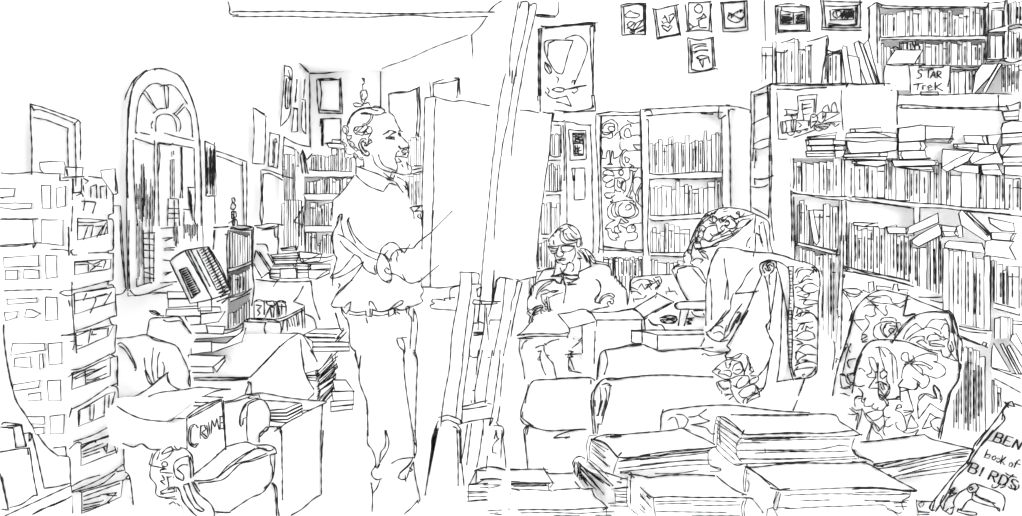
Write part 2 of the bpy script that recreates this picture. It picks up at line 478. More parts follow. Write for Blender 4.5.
quads(RA, '-20,170 90,172 82,218 -20,225;248,152 302,152 302,290 254,288;338,170 392,158 392,275 342,285;-30,262 90,258 190,262 185,290 80,296 -30,280;-30,355 195,358 205,500 -30,512;250,358 378,360 378,512 248,500', 0, 160, L1, 'face-out books on the rack front', .04, .02)
quads(RA, '22,165 230,152 232,216 25,222;32,245 105,242 105,295 32,296;145,238 232,242 235,290 142,288;275,152 340,155 342,282 278,290;42,415 220,408 222,432 45,445', 0, 230, L1, 'face-out books on the rack front', .04, .02)
quads(RA, '25,75 105,70 98,105 35,125;160,55 195,60 240,82 205,105 148,102;275,-18 340,-15 345,118 275,123;75,262 265,260 270,300 65,330;90,350 180,342 187,408 85,400;238,325 255,325 262,405 240,415;290,262 370,255 370,382 295,388', 0, 300, L1, 'face-out books on the rack front', .04, .02)
quads(RA, '80,88 240,62 230,105 80,125;170,145 242,135 245,180 168,185;285,65 362,60 365,182 292,182;160,280 265,280 265,325 188,322;200,348 262,345 262,382 215,385;300,278 385,268 380,380 302,382', 0, 370, L1, 'face-out books on the rack front', .04, .02)
for i, (q, oy, st) in enumerate([
  ('465,350 640,360 645,440 465,480', 160, '460,372 560,375 640,360;465,395 530,392 500,480;560,390 545,465;530,395 560,390;570,400 620,395 580,465;635,375 600,455;640,400 625,450'),
  ('447,190 665,175 660,232 448,270', 230, '445,195 520,190 525,180;450,210 530,205 530,250;520,190 560,205 620,180 635,190 620,230;540,245 600,200;560,215 610,220'),
  ('445,380 690,345 690,430 448,505', 230, '450,425 560,405 650,385;540,500 575,420 560,400;575,400 640,380;620,455 670,370;500,425 520,380'),
  ('455,195 680,152 650,215 460,298', 300, '545,170 530,260;555,185 550,210 580,205;650,165 645,215;460,215 540,180;460,275 495,270;640,170 560,180'),
  ('435,450 660,345 660,455 430,538', 300, '450,475 640,395 515,460;510,420 515,508;440,470 520,425 570,415;520,480 560,475 640,440;515,500 600,470'),
  ('470,245 640,145 690,130 660,260 470,340', 370, '475,240 540,215 540,300 560,290 565,205;630,150 625,265;655,150 650,260;480,245 475,330;510,220 545,215;690,135 665,230'),
  ('485,450 710,375 705,490 485,575', 370, '490,470 560,430 700,385;495,490 620,440;500,505 640,455;495,525 600,490;620,460 640,500 690,480;645,440 640,490;680,430 700,500;490,460 570,420 575,435'),
  ('490,375 735,300 725,400 640,440 490,500', 430, '500,400 720,320;500,425 600,395;600,390 700,375 640,440;500,450 600,430 620,420;500,470 600,445;640,390 700,395;490,485 600,455')]):
    a, p = one('book_stack', 'tilted bundle of books in the side of the rack', 'books', 'bundles in the rack side')
    p.slab(RB, px(q, 0, oy)[0], .08, .02, 'f', 1.3); p.draw(st, 0, oy, w=1.2); a.end()
a, p = one('poster_card', 'white card with small doodles on the upper side of the rack', 'card'); p.slab(RB, px('500,115 668,115 670,320 520,330', 0, 160)[0], .01, .012, ''); p.draw('545,225 545,160 578,148 582,230;605,230 602,160 638,155 640,235;500,305 510,248 575,255 555,322;490,248 570,250;530,98 610,108', 0, 160, w=1.4); a.end()
for q, st, lb in [('238,15 300,10 385,12 400,85 260,78 242,55', '', 'flat white box on top of the far left rack'), ('390,42 498,46 492,98 388,98', '400,50 405,98;375,108 505,100;440,112 440,200 490,190;490,110 488,190;440,195 490,195;455,215 490,200 500,222;455,5 455,158', 'small box with black edges on top of the rack beside the flat one'), ('605,62 690,52 705,200 680,205 612,105', '690,55 692,190;670,205 700,205', 'small open box at the right end of the rack top')]:
    a, p = one('box', lb, 'box'); p.slab(RA, px(q, 0, 160)[0], .15, .02, 'f', 1.2)
    if st: p.draw(st, 0, 160, w=1.3)
    a.end()
# corner: boxes and big standing books at the bottom left
SP = FP(2.3)
t, p = one('bookshelf', 'low white shelf board sloping up behind the bottom left books', 'shelf')
p.slab(SP, '-12,528 5,516 70,484 72,497 72,656 -12,656', .3, 0, ''); p.draw('30,516 150,460 300,390 420,335;195,505 250,475 350,440 430,395;195,508 300,455 420,405', 0, 430, w=1.5); t.end()
t, p = one('book', 'large blank book standing at the bottom left corner', 'book')
p.slab(FP(2.2), '-12,434 0,453 28,448 31,450 37,496 30,500 20,508 8,509 2,480 -12,460', .05, .03, ''); p.draw('0,132 100,115 175,108 182,140 200,270 225,395 200,395 130,445 60,465;0,260 50,480 10,475;10,280 48,470;165,110 170,150', 0, 430, w=1.5); t.end()
t, p = one('book', 'book standing behind the large blank book in the bottom left corner', 'book')
p.slab(FP(2.32), '-12,425 21,425 26,447 -12,452', .05, 0, ''); p.draw('0,342 60,345 130,330 155,460 95,465 80,350;10,330 30,315 130,328 40,335;50,350 80,350;125,335 160,460;0,495 150,470', 0, 370, w=1.5); t.end()
t, p = one('book', 'narrow white book leaning right of the bottom left corner books', 'book')
p.slab(FP(2.4), '21,434 31,433 44,486 69,482 69,497 36,512 30,500 26,460', .05, 0, ''); p.draw('125,385 180,375 190,400 175,430 175,380;190,380 215,480 265,710 340,700 420,680', 0, 370, w=1.5); t.end()

# ---------------------------------------------------------------- left wall hangings
t, p = one('wall_hanging', 'narrow dark scribbled hanging right of the arched window', 'wall hanging')
p.slab(LW, '205,141 215,146 216,196 206,196', .03, .06, 'f', 1.5)
for i in range(20):
    x = 575+R.uniform(0, 60); a = R.choice([10, 30, 60, 150]); p.draw([[(110+x/6, 140+(a+R.uniform(0, 40))/6), (110+(x+R.uniform(-6, 6))/6, 140+(R.uniform(200, 335))/6)]], w=.9)
t.end()
for q, st, oy, lb, nm in [
 ('860,290 935,335 930,700 930,625 855,625', '858,285 940,340;870,290 930,325;858,290 865,430 855,620 925,625 932,500 935,340', 60, 'tall narrow blank picture on the left wall', 'picture_frame'),
 ('958,435 1015,448 1010,650 950,635', '955,435 1018,450 1005,650 950,635 960,435;975,480 990,478 985,625 965,635;980,485 978,620;990,470 1000,478 1000,500', 60, 'small double-framed picture beside the tall blank one', 'picture_frame')]:
    t, p = one(nm, lb, 'picture'); p.slab(LW, px(q if nm != 'x' else q, 110, oy)[0], .03, .05, ''); p.draw(st, 110, oy, w=1.2); t.end()
for q, st, lb in [
 ('265,35 310,60 310,230 298,330 245,400 255,200', '268,30 262,150 250,300 242,400 298,330 305,200 312,60 270,35;265,95 290,100 300,150 295,280 275,290 270,180 280,110;290,60 305,120;280,120 270,280;290,130 285,290', 'tall picture with an inner oval frame high on the alcove left wall'),
 ('325,115 348,115 345,435 310,430', '342,115 335,250;320,290 345,290 345,430 310,432 325,290;335,200 330,260;322,285 345,300', 'small picture strip beside the tall oval picture'),
 ('372,115 392,115 396,445 368,400', '390,115 382,230;370,235 392,240 396,445 370,400 375,250', 'narrow picture nearest the alcove corner')]:
    t, p = one('picture_frame', lb, 'picture', None); p.slab(LW, px(q, 240, 60)[0], .03, .05, ''); p.draw(st, 240, 60, w=1.2); t.end()
t, p = one('picture_frame', 'wide white panel above the alcove bookcase on the left wall', 'picture')
p.slab(LW, px('318,42 485,100 480,180 430,220 415,215 318,220', 230, 130)[0], .03, .05, ''); p.draw('322,40 400,82 485,102;325,40 318,150 316,325;325,92 380,110 420,150;320,220 415,215;320,238 385,240 382,290', 230, 130, w=1.4); t.end()
t, p = one('mirror', 'framed white mirror leaning above the far counter', 'mirror')
p.slab(LW, px('188,240 325,290 325,560 185,575', 230, 130)[0], .03, .08, ''); p.draw('190,238 240,245 320,275 380,290;195,265 240,262 315,300;185,240 188,400 180,500 188,560;200,260 195,400 200,500 190,570;180,500 190,570', 230, 130, w=1.4); t.end()
for q, st, lb in [('460,118 605,118 615,320 475,318', '460,118 465,250 475,318 615,320 605,105;480,120 490,200 480,300 600,308 598,110;460,115 540,110 605,120;470,122 600,118', 'upper framed picture on the alcove back wall'),
 ('485,355 605,355 605,500 490,516', '485,355 550,350 605,352 605,495;490,360 490,516;498,358 498,516;510,500 560,495 600,500;550,480 605,478;485,350 480,400', 'lower framed picture on the alcove back wall')]:
    t, p = one('picture_frame', lb, 'picture'); p.slab(AB, px(q, 240, 60)[0], .03, .05, ''); p.draw(st, 240, 60, w=1.6, sm=False); t.end()
t = Thing('pendant_lamp', 'small pendant lamp with a teardrop body hanging before the alcove wall', 'lamp')
p = t.part('rod'); p.blob('361.5,79 364.5,79 365,84 363.5,90 362,90 361.5,84', 8.5, .03, 1.2); p.draw('730,110 745,112 745,140 735,145 738,180;735,115 745,130', 240, 60, w=1.6)
p = t.part('glass_body'); p.blob('361,90 365,90 368,95 366,99 363,101 360,97', 8.5, .07, 1.5); p.draw('725,185 755,180 765,215 750,240 730,235 722,205 728,185;735,200 730,220;725,240 740,260 750,245', 240, 60, w=1.3)
p = t.part('lamp_shade'); p.blob('353,103 358,105 366,102 372,106 371,109 362,108 355,107', 8.5, .07, 1.5); p.draw('680,262 700,258 740,268 720,280 690,278 680,262;735,265 770,255 790,285', 240, 60, w=1.4)
t.end()
for pl, q, ox, oy, st, lb in [
 (AR, '55,145 235,105 230,400 210,410 55,260', 380, 70, '55,255 52,145 110,130 175,130 240,100;65,138 150,135 220,110;218,110 225,250 215,400;235,100 242,260 230,410;225,110 240,250;220,370 235,420', 'large picture on the alcove right wall behind the standing man'),
 (AR, '302,80 475,48 480,180 330,180 305,155', 380, 70, '298,70 305,160 330,165;318,85 320,160;310,80 400,52 475,48;320,85 400,75 478,55;475,50 480,150;478,55 460,170;470,60 462,130', 'picture above the canvas on the alcove right wall')]:
    t, p = one('picture_frame', lb, 'picture'); p.slab(pl, px(q, ox, oy)[0], .03, .06, ''); p.draw(st, ox, oy, w=1.4); t.end()

# ---------------------------------------------------------------- alcove bookcases
t = Thing('bookcase', 'bookcase against the alcove back wall behind the standing man', 'bookcase')
AC = FP(8.9)
bp = t.part('back_panel'); bp.slab(AC, '283,150 412,150 412,262 283,262', .05, -.19, '')
for q in ('303,170 357,172 354,177 303,177', '303,194 352,194 352,200 306,200', '303,226 336,226 336,232 303,232'):
    s = t.part('shelf'); s.slab(AC, q, .28, 0, 'f', 1.2)
up = t.part('side_panel'); up.slab(AC, '299,150 304,150 304,260 299,260', .28, .005, '')
up.draw('515,0 505,150 515,310;470,0 500,100 460,300', 220, 200, w=.9)
t.end()
LB = 'standing book in the alcove bookcase left of the standing man'
row(AC, (303, 171, 357, 172), '445,155:155 490:150 510:150 530:150 550:155 570:160 590:155 605:150 615:120 635:115 650:115 665:115 690:165 715:170 725:165 750'.replace('445,155:155', '465:180'), 230, 130, LB, 'books in the alcove bookcase', .15, -.02, w=1.0)
row(AC, (303, 196, 352, 196), '460:310 475:310 500:305 520:300 540:295 555:290 575:290 595:285 612:290 635:300 655:290 675:285 700:290 730', 230, 130, LB, 'books in the alcove bookcase', .15, -.02)
row(AC, (303, 227, 335, 226), '540:15 575:15 585:40 605:30 625:20 650:15 675', 220, 200, LB, 'books in the alcove bookcase', .15, -.02, strokes=1)
row(AC, (303, 254, 337, 254), '515:195 530:195 550:195 580:260 605:240 615:210 640:205 650:210 665:210 680', 220, 200, LB, 'books in the alcove bookcase', .15, -.02, strokes=1)
row(FP(7.9), (283, 246, 299, 245), '325:145 345:145 355:145 370:150 390:120 400:110', 230, 130, 'tall thin book in the dark upright bundle beside the alcove corner', 'dark upright bundle of books', .15, .1, strokes=1)
row(FP(7.85), (281, 247, 300, 246), '370:20 385:0 400:0 410:0 425:0 440:0 455:0 470:0 490', 220, 200, 'tall thin book in the dark upright bundle beside the alcove corner', 'dark upright bundle of books', .15, .15, strokes=1)
t, p = one('book', 'book leaning open at the left end of the top row in the alcove bookcase', 'book'); p.slab(AC, px('425,150 435,118 465,180 495,140 470,262 440,265', 230, 130)[0], .12, .03, ''); p.draw('425,150 435,118 460,180 495,140;420,150 435,260;435,125 455,262;440,130 470,265', 230, 130, w=1.6); t.end()
quads(AC, '580,80 685,85 690,110 595,105;615,58 665,62 662,82 612,78;610,112 640,112 640,148 612,150', 230, 130, 'small dark-edged box on top of the alcove bookcase', 'small boxes on the alcove bookcase', .1, .02, name='box', cat='box', w=1.6)
AD = UP(404, 7.6, 424, 7.2)
t = Thing('bookcase', 'narrow bookcase between the standing man and the canvas', 'bookcase')
b = t.part('back_panel'); b.slab(AD, '408,137 424,137 424,240 408,240', .04, -.19, '')
s = t.part('shelf'); s.slab(AD, '408,167 424,166 424,171 412,174', .22, 0, '').draw('550,155 620,155;555,180 620,165;545,205 620,185', 320, 140, w=1.6)
t.end()
LB = 'slim upright book between the standing man and the canvas'
row(AD, (408, 166, 423, 166), '530:0 545:-15 565:-15 580:0 590:-20 605:-10 620', 320, 140, LB, 'slim books beside the canvas', .12, -.01)
row(AD, (408, 206, 423, 206), '515:220 535:215 560:205 580:205 600:195 618', 320, 140, LB, 'slim books beside the canvas', .12, -.01, strokes=.8)
# ---------------------------------------------------------------- bookcase at the window, piles and cloth covered tables (left middle)
t = Thing('bookcase', 'waist-high bookcase with a statuette on top, right of the arched window', 'bookcase')
WB = FP(4.6)
b = t.part('back_panel'); b.slab(WB, '214,224 254,226 254,345 214,345', .03, -.25, '')
s = t.part('top_board'); s.slab(WB, px('620,40 750,30 860,45 855,75 720,60 625,60', 110, 220)[0], .3, .01, '').draw('620,45 700,40 730,30 850,40 860,60;720,50 780,60 855,60;625,60 620,110 628,60;725,40 780,55 850,45', 110, 220, w=1.8)
s = t.part('side_panel'); s.slab(WB, '214,230 229,230 227,345 214,345', .28, .0, '').draw('630,60 618,180;710,60 700,150 708,380;690,85 700,90', 110, 220, w=1.3)
s = t.part('side_panel'); s.slab(WB, '250,230 254,230 253,345 250,345', .28, .02, '').draw('860,50 855,300 865,400 850,516;850,60 850,280', 110, 220, w=1.5)
for q, oy, st in (('712,290 860,240 860,260 715,315', 220, '712,290 780,275 860,240;710,315 780,290 860,260'), ('720,465 850,420 850,440 720,490', 220, '720,465 790,450 850,410;725,490 840,440'), ('700,175 820,120 820,140 700,195', 300, '690,180 760,165 820,115;700,200 800,170')):
    s = t.part('shelf'); s.slab(WB, px(q, 110, oy)[0], .26, .0, '').draw(st, 110, oy, w=1.5)
t.end()
LB = 'book standing in the waist-high bookcase under the statuette'
row(WB, (228, 270, 250, 262), '720:70 735:75 750:80 765:85 780:90 795:95 810:100 825:90 840:80 850', 110, 220, LB, 'books under the statuette', .12, -.02, strokes=1, w=1.3)
row(WB, (228, 296, 250, 290), '715:330 735:325 750:330 775:320 795:310 815:300 830:290 845', 110, 220, LB, 'books under the statuette', .12, -.02, strokes=1, w=1.2)
row(WB, (225, 330, 250, 320), '695:90 710:80 725:75 740:70 760:60 775:50 790:30 805:20 820:10 835:0 850', 110, 300, LB, 'books under the statuette', .12, -.02, strokes=1, w=1.2)
t, p = one('statuette', 'small dark carved statuette on top of the waist-high bookcase', 'statuette')
p.blob(px('738,340 748,352 745,375 755,395 750,415 762,440 760,470 768,500 765,516 710,516 708,495 725,485 728,455 725,420 722,395 730,375 728,352', 110, 140)[0], 4.5, .03, 1.2)
p.draw('728,350 745,345 750,370 735,380 730,350;730,380 722,410 740,420 755,400 745,380;730,430 755,430 760,460 730,470 728,430;725,470 760,480 765,516;710,500 730,485 740,516;730,440 750,465;745,430 735,500;750,470 745,516', 110, 140, w=1.6)
t.end()
# far counter with cloth
FCn = FP(5.2)
t, p = one('counter', 'white cloth-covered counter below the mirror', 'counter')
p.slab(FCn, '254,225 284,226 281,255 254,262', .5, 0, ''); p.draw('205,155 250,150 300,140 380,150;220,165 270,170 330,155;250,180 320,170 345,155;325,165 330,220 350,230 345,330;350,150 345,240', 220, 200, w=1.3); t.end()
# stacks of magazines on the middle table
MT = FP(4.9)
t, p = one('table', 'table with a hanging white cloth carrying the far piles of books', 'table')
p.slab(MT, '254,279 312,282 318,296 330,300 330,345 300,345 254,330', .6, 0, ''); p.draw('215,475 330,490 500,490 550,485;500,35 480,80 440,130 500,150;545,490 550,516', 220, 200, w=1.5)
p.draw('500,35 470,95 440,130 500,150;548,10 560,120 600,240;500,200 560,230 578,290', 220, 280, w=1.1); t.end()
LB = 'flat magazine or book in the long low pile on the far table'
quads(MT, '300,330 475,315 480,345 330,350;365,290 455,275 460,300 375,305;475,310 610,325 600,365 490,375 480,345;300,350 480,350 480,380 320,385;480,350 640,345 690,330 695,355 610,375 490,375;295,385 460,385 465,410 300,415;455,380 540,385 540,415 455,415;540,385 660,385 665,410 540,420;300,415 360,415 360,440 300,445;360,410 460,410 465,470 365,470;460,420 530,420 530,465 460,470;530,420 660,420 655,440 580,475 535,470;295,440 360,440 355,480 300,470', 220, 200, LB, 'low pile on the far table', .25, .0, w=1.4, pages=True)
t, p = one('book', 'white book leaning at the left end of the long low pile', 'book'); p.slab(MT, px('215,300 225,270 275,265 290,320 330,370 270,460 200,380', 220, 200)[0], .1, .04, ''); p.draw('220,265 275,268 290,310;220,305 300,430 245,470;200,380 250,465;235,310 310,420;215,300 200,375;285,320 320,380;310,340 330,385', 220, 200, w=1.5); t.end()
# open box of paperbacks
BX = FP(4.3)
t = Thing('carton', 'open box of books on the cloth-covered table below the far pile', 'box')
p = t.part('box_body'); p.slab(BX, px('140,250 280,245 385,245 505,150 510,300 470,315 330,335 140,330', 220, 280)[0], .3, 0, ''); p.draw('140,250 280,255;140,255 135,325 280,332;275,255 265,290 275,325;285,250 360,255 368,300 360,330 300,335;280,330 470,318;185,235 280,240 380,225 500,165;165,250 180,230 300,235 370,245 480,190;385,245 400,235 500,180;505,150 510,290;490,170 495,290;400,240 405,305;375,300 380,240', 220, 280, w=1.3)
p.hatch([(287, 320), (302, 310), (303, 326), (290, 328)], 6, 1, .9)
t.end()
row(BX, (254, 320, 286, 318), '205:130 265:125 340:130 395:140', 220, 280, 'thick paperback standing in the open box on the table', 'paperbacks in the open box', .12, .02, strokes=1, w=1.5)
t, p = one('paper', 'crumpled papers in front of the paperbacks in the open box', 'paper'); p.slab(BX, px('215,130 330,130 340,225 210,225', 220, 280)[0], .03, .045, ''); p.draw('205,130 235,118 265,130 265,210;215,150 250,155 225,180 240,200 225,215;275,130 320,125 330,155 290,150 275,130;270,225 300,160 310,225;330,150 345,130 350,225;350,150 360,220;300,160 325,165 320,225;370,130 395,150 395,210;335,135 365,122 390,130', 220, 280, w=1.5); t.end()
# cloth table
t = Thing('table', 'table under a long white cloth in the middle left', 'table')
p = t.part('tablecloth')
p.slab(FP(4.0), '188,334 243,334 245,334 298,334 304,345 312,358 316,363 317,370 310,375 312,388 308,400 258,410 190,410', .8, 0, '')
p.draw('345,0 320,40;470,320 400,365 330,430 245,516;470,320 500,335 545,410 585,490;483,355 490,440 505,516', 220, 280, w=1.1)
p.draw('0,165 60,165 170,165;0,182 100,182 165,175;340,0 280,65 180,165;487,0 500,100 515,150 540,200 565,240 560,265 535,290 530,300;540,0 585,75 575,130', 220, 350, w=1.1)
p.draw('490,470 600,465 780,468 840,462;500,480 640,482 780,475 830,470;1020,275 840,465;825,500 830,490 840,495 845,516', 110, 300, w=1.1)
p.draw('155,260 150,265 175,195 185,195 190,290', 220, 350, w=1.1)
t.end()
# pile of books and the tilted volume beside the window
PL = FP(3.9)
LB = 'flat book in the pile beneath the tilted hatched volume'
quads(PL, '345,430 590,435 605,450 600,470 345,470;350,475 530,475 525,516 350,525;525,450 610,450 610,545 530,545', 110, 220, LB, 'pile below the tilted volume', .2, 0, w=1.5)
quads(PL, '340,55 540,50 545,95 335,95;540,42 660,42 668,72 545,80;545,85 690,70 650,130 545,145;450,100 545,100 540,145 475,150;475,150 575,145 585,195 490,200;580,155 690,160 680,205 590,200;485,200 700,200 800,165 770,215 500,235', 110, 300, LB, 'pile below the tilted volume', .2, 0, w=1.4)
quads(PL, '485,250 610,250 610,310 488,325;610,255 700,258 815,170 790,250 610,315;470,330 690,335 620,400 465,398;465,398 615,400 620,435 480,435;620,400 690,345 690,365 640,432', 110, 300, 'white book lying on the cloth-covered table in front of the pile', 'books lying before the pile', .15, .03, w=1.4)
t, p = one('book', 'thick volume tilted against the pile, its spine and edge densely hatched', 'book')
q = px('360,250 375,230 460,180 590,160 725,420 720,440 610,475 480,500', 110, 220)[0]
p.slab(PL, q, .08, .06, 'fs', 1.4)
p.draw('360,250 400,210 460,180 590,160;365,260 480,500;450,185 610,470;465,180 560,370 615,480;485,180 600,400;520,180 640,420;595,165 670,290 725,430;585,165 660,300 720,425', 110, 220, w=1.3)
for i in range(17):
    k = i/17; x = 540+k*130; y = 185+k*265
    p.draw([[(110+(x-R.uniform(0, 8))/6, 220+y/6), (110+(x+25)/6, 220+(y-20+R.uniform(-6, 6))/6), (110+(x+20)/6, 220+(y+8)/6), (110+(x+60)/6, 220+(y-22)/6)]], w=.85)
for i in range(13):
    k = i/13; x = 418+k*80; y = 300+k*160
    p.draw([[(110+x/6, 220+y/6), (110+(x+40)/6, 220+(y-15)/6), (110+(x+4)/6, 220+(y+6)/6)]], w=.9)
p.draw('640,420 700,400;650,440 715,420 670,450;660,465 700,445;640,490 720,460 670,500;415,300 460,285 540,430 490,470 415,300', 110, 220, w=1.6)
t.end()
t, p = one('pen', 'pen lying at the top of the draped chair by the window', 'pen'); p.slab(FP(3.7), px('235,65 270,65 300,85 290,95 250,80', 110, 300)[0], .02, 0, 'f', 1.3); p.draw('240,65 320,100;320,90 322,140', 110, 300, w=1.4); t.end()
# shrouded armchairs
t = Thing('armchair', 'armchair shrouded in white cloth between rack and table', 'armchair')
p = t.part('backrest'); p.blob('147,335 149,318 152,318 165,317 178,319 185,325 190,334 195,336 190,345 187,352 180,350 165,345', 3.5, .12); p.draw('220,210 230,160 245,112 330,105 400,100 430,115 470,180 490,205;320,120 350,130 420,125 445,150 485,195;220,210 260,225 390,270', 110, 300, w=1.4)
c = t.part('cloth_cover'); c.blob('112,338 130,337 146,335 160,339 175,345 183,355 187,368 191,385 190,395 175,400 150,400 112,400', 3.3, .15)
c.draw('40,230 130,222 215,208 270,240 390,270 440,350 470,420 482,490 480,516;45,265 70,258 110,300 155,395 150,425;55,275 90,300 140,380 150,410;205,345 215,420 255,505;260,285 250,400 265,490;300,310 285,360 285,470;315,370 325,400 320,450 290,470;350,430 345,460 365,510;345,435 250,510', 110, 300, w=1.1)
c.draw('50,170 140,160 200,130 250,95 345,15;345,20 350,70 400,110 440,115;480,0 470,70 485,110;210,0 225,60 250,90', 110, 370, w=1.5)
t.end()
t = Thing('sofa', 'low seat under a billowing white cloth in the lower left', 'sofa')
c = t.part('cloth_cover'); c.blob('112,400 150,396 200,386 230,389 215,395 195,408 175,418 188,420 187,455 170,448 150,449 142,444 132,447 122,444 116,440 112,420', 3.0, .12)
c.draw('230,160 300,135 440,118 540,103 650,112 725,115;725,115 640,125 560,160 490,210 390,290;40,215 100,255 200,295 340,308 390,288', 110, 370, w=1.3).draw('75,440 140,462 190,443 240,475 320,480', 110, 370, w=1.8)
c.draw('390,290 450,290', 110, 370, w=1.3)
t.end()
# CRIME box
t = Thing('carton', 'open carton with the hand-lettered word CRIME on its side', 'box')
p = t.part('box_body', label='white carton side lettered CRIME'); cp = UP(186, 2.75, 226, 2.6)
p.slab(cp, '187,419 223,400 226,451 209,462 192,470 188,455', .3, 0, '')
p.draw('455,295 560,230 670,175;460,290 462,480;475,290 570,240 665,185', 110, 370, w=1.3).draw('670,180 695,480;680,180 695,460;690,470 640,510', 110, 370, w=1.8)
p.draw('510,325 480,340 470,400 480,450 510,465 530,440;500,335 485,360 485,430 505,450 520,440;515,330 530,350;545,330 540,400 545,410;540,340 565,330 575,355 550,375;550,375 585,405 570,410 545,385;580,330 590,400;590,310 600,390;608,380 610,300 630,345 640,290 655,360;660,285 660,355 680,350;655,280 678,278;660,318 678,315;480,440 500,460', 110, 370, w=1.1)
f = t.part('box_flap'); f.slab(FP(2.8), px('390,288 550,160 690,165 670,180 460,290', 110, 370)[0], .04, 0, '').draw('550,158 680,165;510,195 590,195;500,215 560,215;455,285 540,220 660,175;400,290 450,290', 110, 370, w=1.3)
t.end()
# floral scroll cushion and bag
t, p = one('cushion', 'ruffled patterned cushion beside a padded seat at the bottom left', 'cushion')
p.blob('158,452 170,446 182,449 190,455 193,470 190,478 180,486 182,500 170,498 157,494 153,480 150,465', 2.45, .06)
p.draw('285,125 260,160 250,215 235,205 255,140;245,210 240,280 275,330 275,385 320,405 390,400;300,130 280,180;300,185 350,160 380,120 330,140 310,145;320,190 340,195 345,215 320,220 310,205 320,190;250,215 330,230 300,240 300,255 385,260;310,270 330,300 300,305 330,330;340,275 350,340 300,370 320,390;370,280 345,285;300,385 390,370 380,350;390,340 350,350;330,410 400,415;355,445 380,430 395,445;400,440 420,455;430,450 445,485;300,240 340,235', 110, 430, w=1.1)
p.draw('310,140 340,110 370,100 380,130;370,110 400,120 430,110;385,95 400,115;420,105 450,110', 110, 430, w=1.5)
p.draw('385,230 380,290;345,360 400,345 400,370;410,345 430,400', 110, 430, w=1.2)
t.end()
t = Thing('armchair', 'low armchair with a scrolled arm and padded seat at the bottom left', 'armchair')
a = t.part('armrest'); a.blob('175,468 176,460 184,456 190,459 192,477 200,490 214,508 216,525 195,525 187,510 182,495 178,483', 2.25, .05)
a.draw('440,305 400,285 385,250 385,200 420,170 470,155;400,235 440,270 440,300;400,235 430,210 465,210;470,155 480,200 485,290;480,160 500,220 500,280;440,330 475,320;470,320 490,380 520,440 565,480 550,490 510,470;440,335 470,410 510,470;400,340 420,370 440,430 500,500 520,516;490,310 530,380 600,440 625,490 625,516;500,310 540,370;450,110 490,150 500,200', 110, 430, w=1.8)
s = t.part('seat_cushion'); s.blob('192,472 210,460 226,452 245,442 262,446 272,447 277,453 276,462 272,483 266,492 252,497 240,505 230,512 216,513 208,500 200,485', 2.33, .08)
s.draw('500,270 600,190 690,110 700,100 810,72 870,90 950,90 990,110 1000,140 960,150;505,305 600,300 660,270 740,210 840,180 940,140;530,320 620,310 690,290 780,205 860,185 950,150;650,280 700,220 780,160 870,110;640,290 700,240 860,120 940,115;880,100 950,125 980,115', 110, 430, w=1.6)
s.draw('960,150 965,200 975,230 970,300 925,350;990,140 985,250 965,310 930,360 900,385 840,410 735,480 715,495 640,495;625,490 700,495', 110, 430, w=1.6)
u_ = t.part('seat_base'); u_.slab(FP(2.42), '196,500 268,497 268,632 196,632', .3, 0, '')
l = t.part('leg'); l.blob('271,482 276,486 279,500 280,518 277,530 273,530 274,505', 2.4, .03, 2); l.draw('975,315 1000,350 1005,450 1015,516;970,320 990,360 1000,516', 110, 430, w=1.6)
t.end()
t = Thing('chair', 'small white round-backed chair behind the padded seat', 'chair'); p = t.part('backrest')
q_ = t.part('seat'); q_.prism([(-.93, 2.46, .45), (-.80, 2.46, .45), (-.80, 2.62, .45), (-.93, 2.62, .45)], Vector((0, 0, -.04)), ''); q_.legs(t, [(-.91, 2.48), (-.82, 2.48), (-.82, 2.6), (-.91, 2.6)], .41, .012)
z_ = t.part('back_post'); z_.slab(FP(2.5), '243,440 262,440 262,480 243,480', .03, 0, '')
p.blob('243,450 240,430 241,412 246,402 255,398 263,401 269,410 269,425 266,432 259,436 259,445', 2.5, .05)
p.draw('895,440 900,380 945,360 960,300 960,250 935,195 900,175 870,185 830,210 820,285 800,290 795,330;820,290 820,380 830,440;790,340 775,310 800,220 850,180 890,170;780,330 785,260 820,205', 110, 370, w=1.6)
p.draw('895,385 940,340 950,350 900,400', 110, 370, w=1.8)
t.end()
# box-shaped table front right of the chair
t = Thing('side_table', 'cube-like white table carrying a small pile, beside the standing man', 'table')
tp = t.part('tabletop'); tp.lie(px('20,310 235,258 400,275 530,300 640,308 620,330 370,455 200,470 20,400', 220, 350)[0], .60, .02, '', 1.2)
tp.draw('20,310 80,300 150,270 240,258 300,265 400,285 530,300 640,308;30,318 100,305 180,280;240,300 400,310 490,320;500,362 545,360;150,270 235,270 240,295;170,290 240,290', 220, 350, w=1.4)
bd = t.part('side_panel'); bd.slab(UP(282, 2.75, 324, 3.0), '282,427 324,403 322,495 282,520', .5, 0, '')
bd.draw('640,315 490,385 370,460 370,516;270,460 365,460 325,490;340,465 360,475', 220, 350, w=1.6).draw('615,330 605,516', 220, 350, w=1.8).draw('605,0 608,385;620,0 608,200;370,0 375,420;425,512 490,475 560,415 608,388', 220, 430, w=1.6)
t.end()
sp = FP(2.6)
quads(sp, '300,362 390,355 480,318 492,330 400,375 300,375;300,378 400,378 492,335 492,348 400,395 300,395;295,398 400,398 495,350 492,365 405,415 295,415;295,418 405,418 495,370 490,390 400,435 300,425', 220, 350, 'thin dark-edged book in the small pile on the cube-like table', 'small pile on the cube-like table', .05, .02, w=1.5)
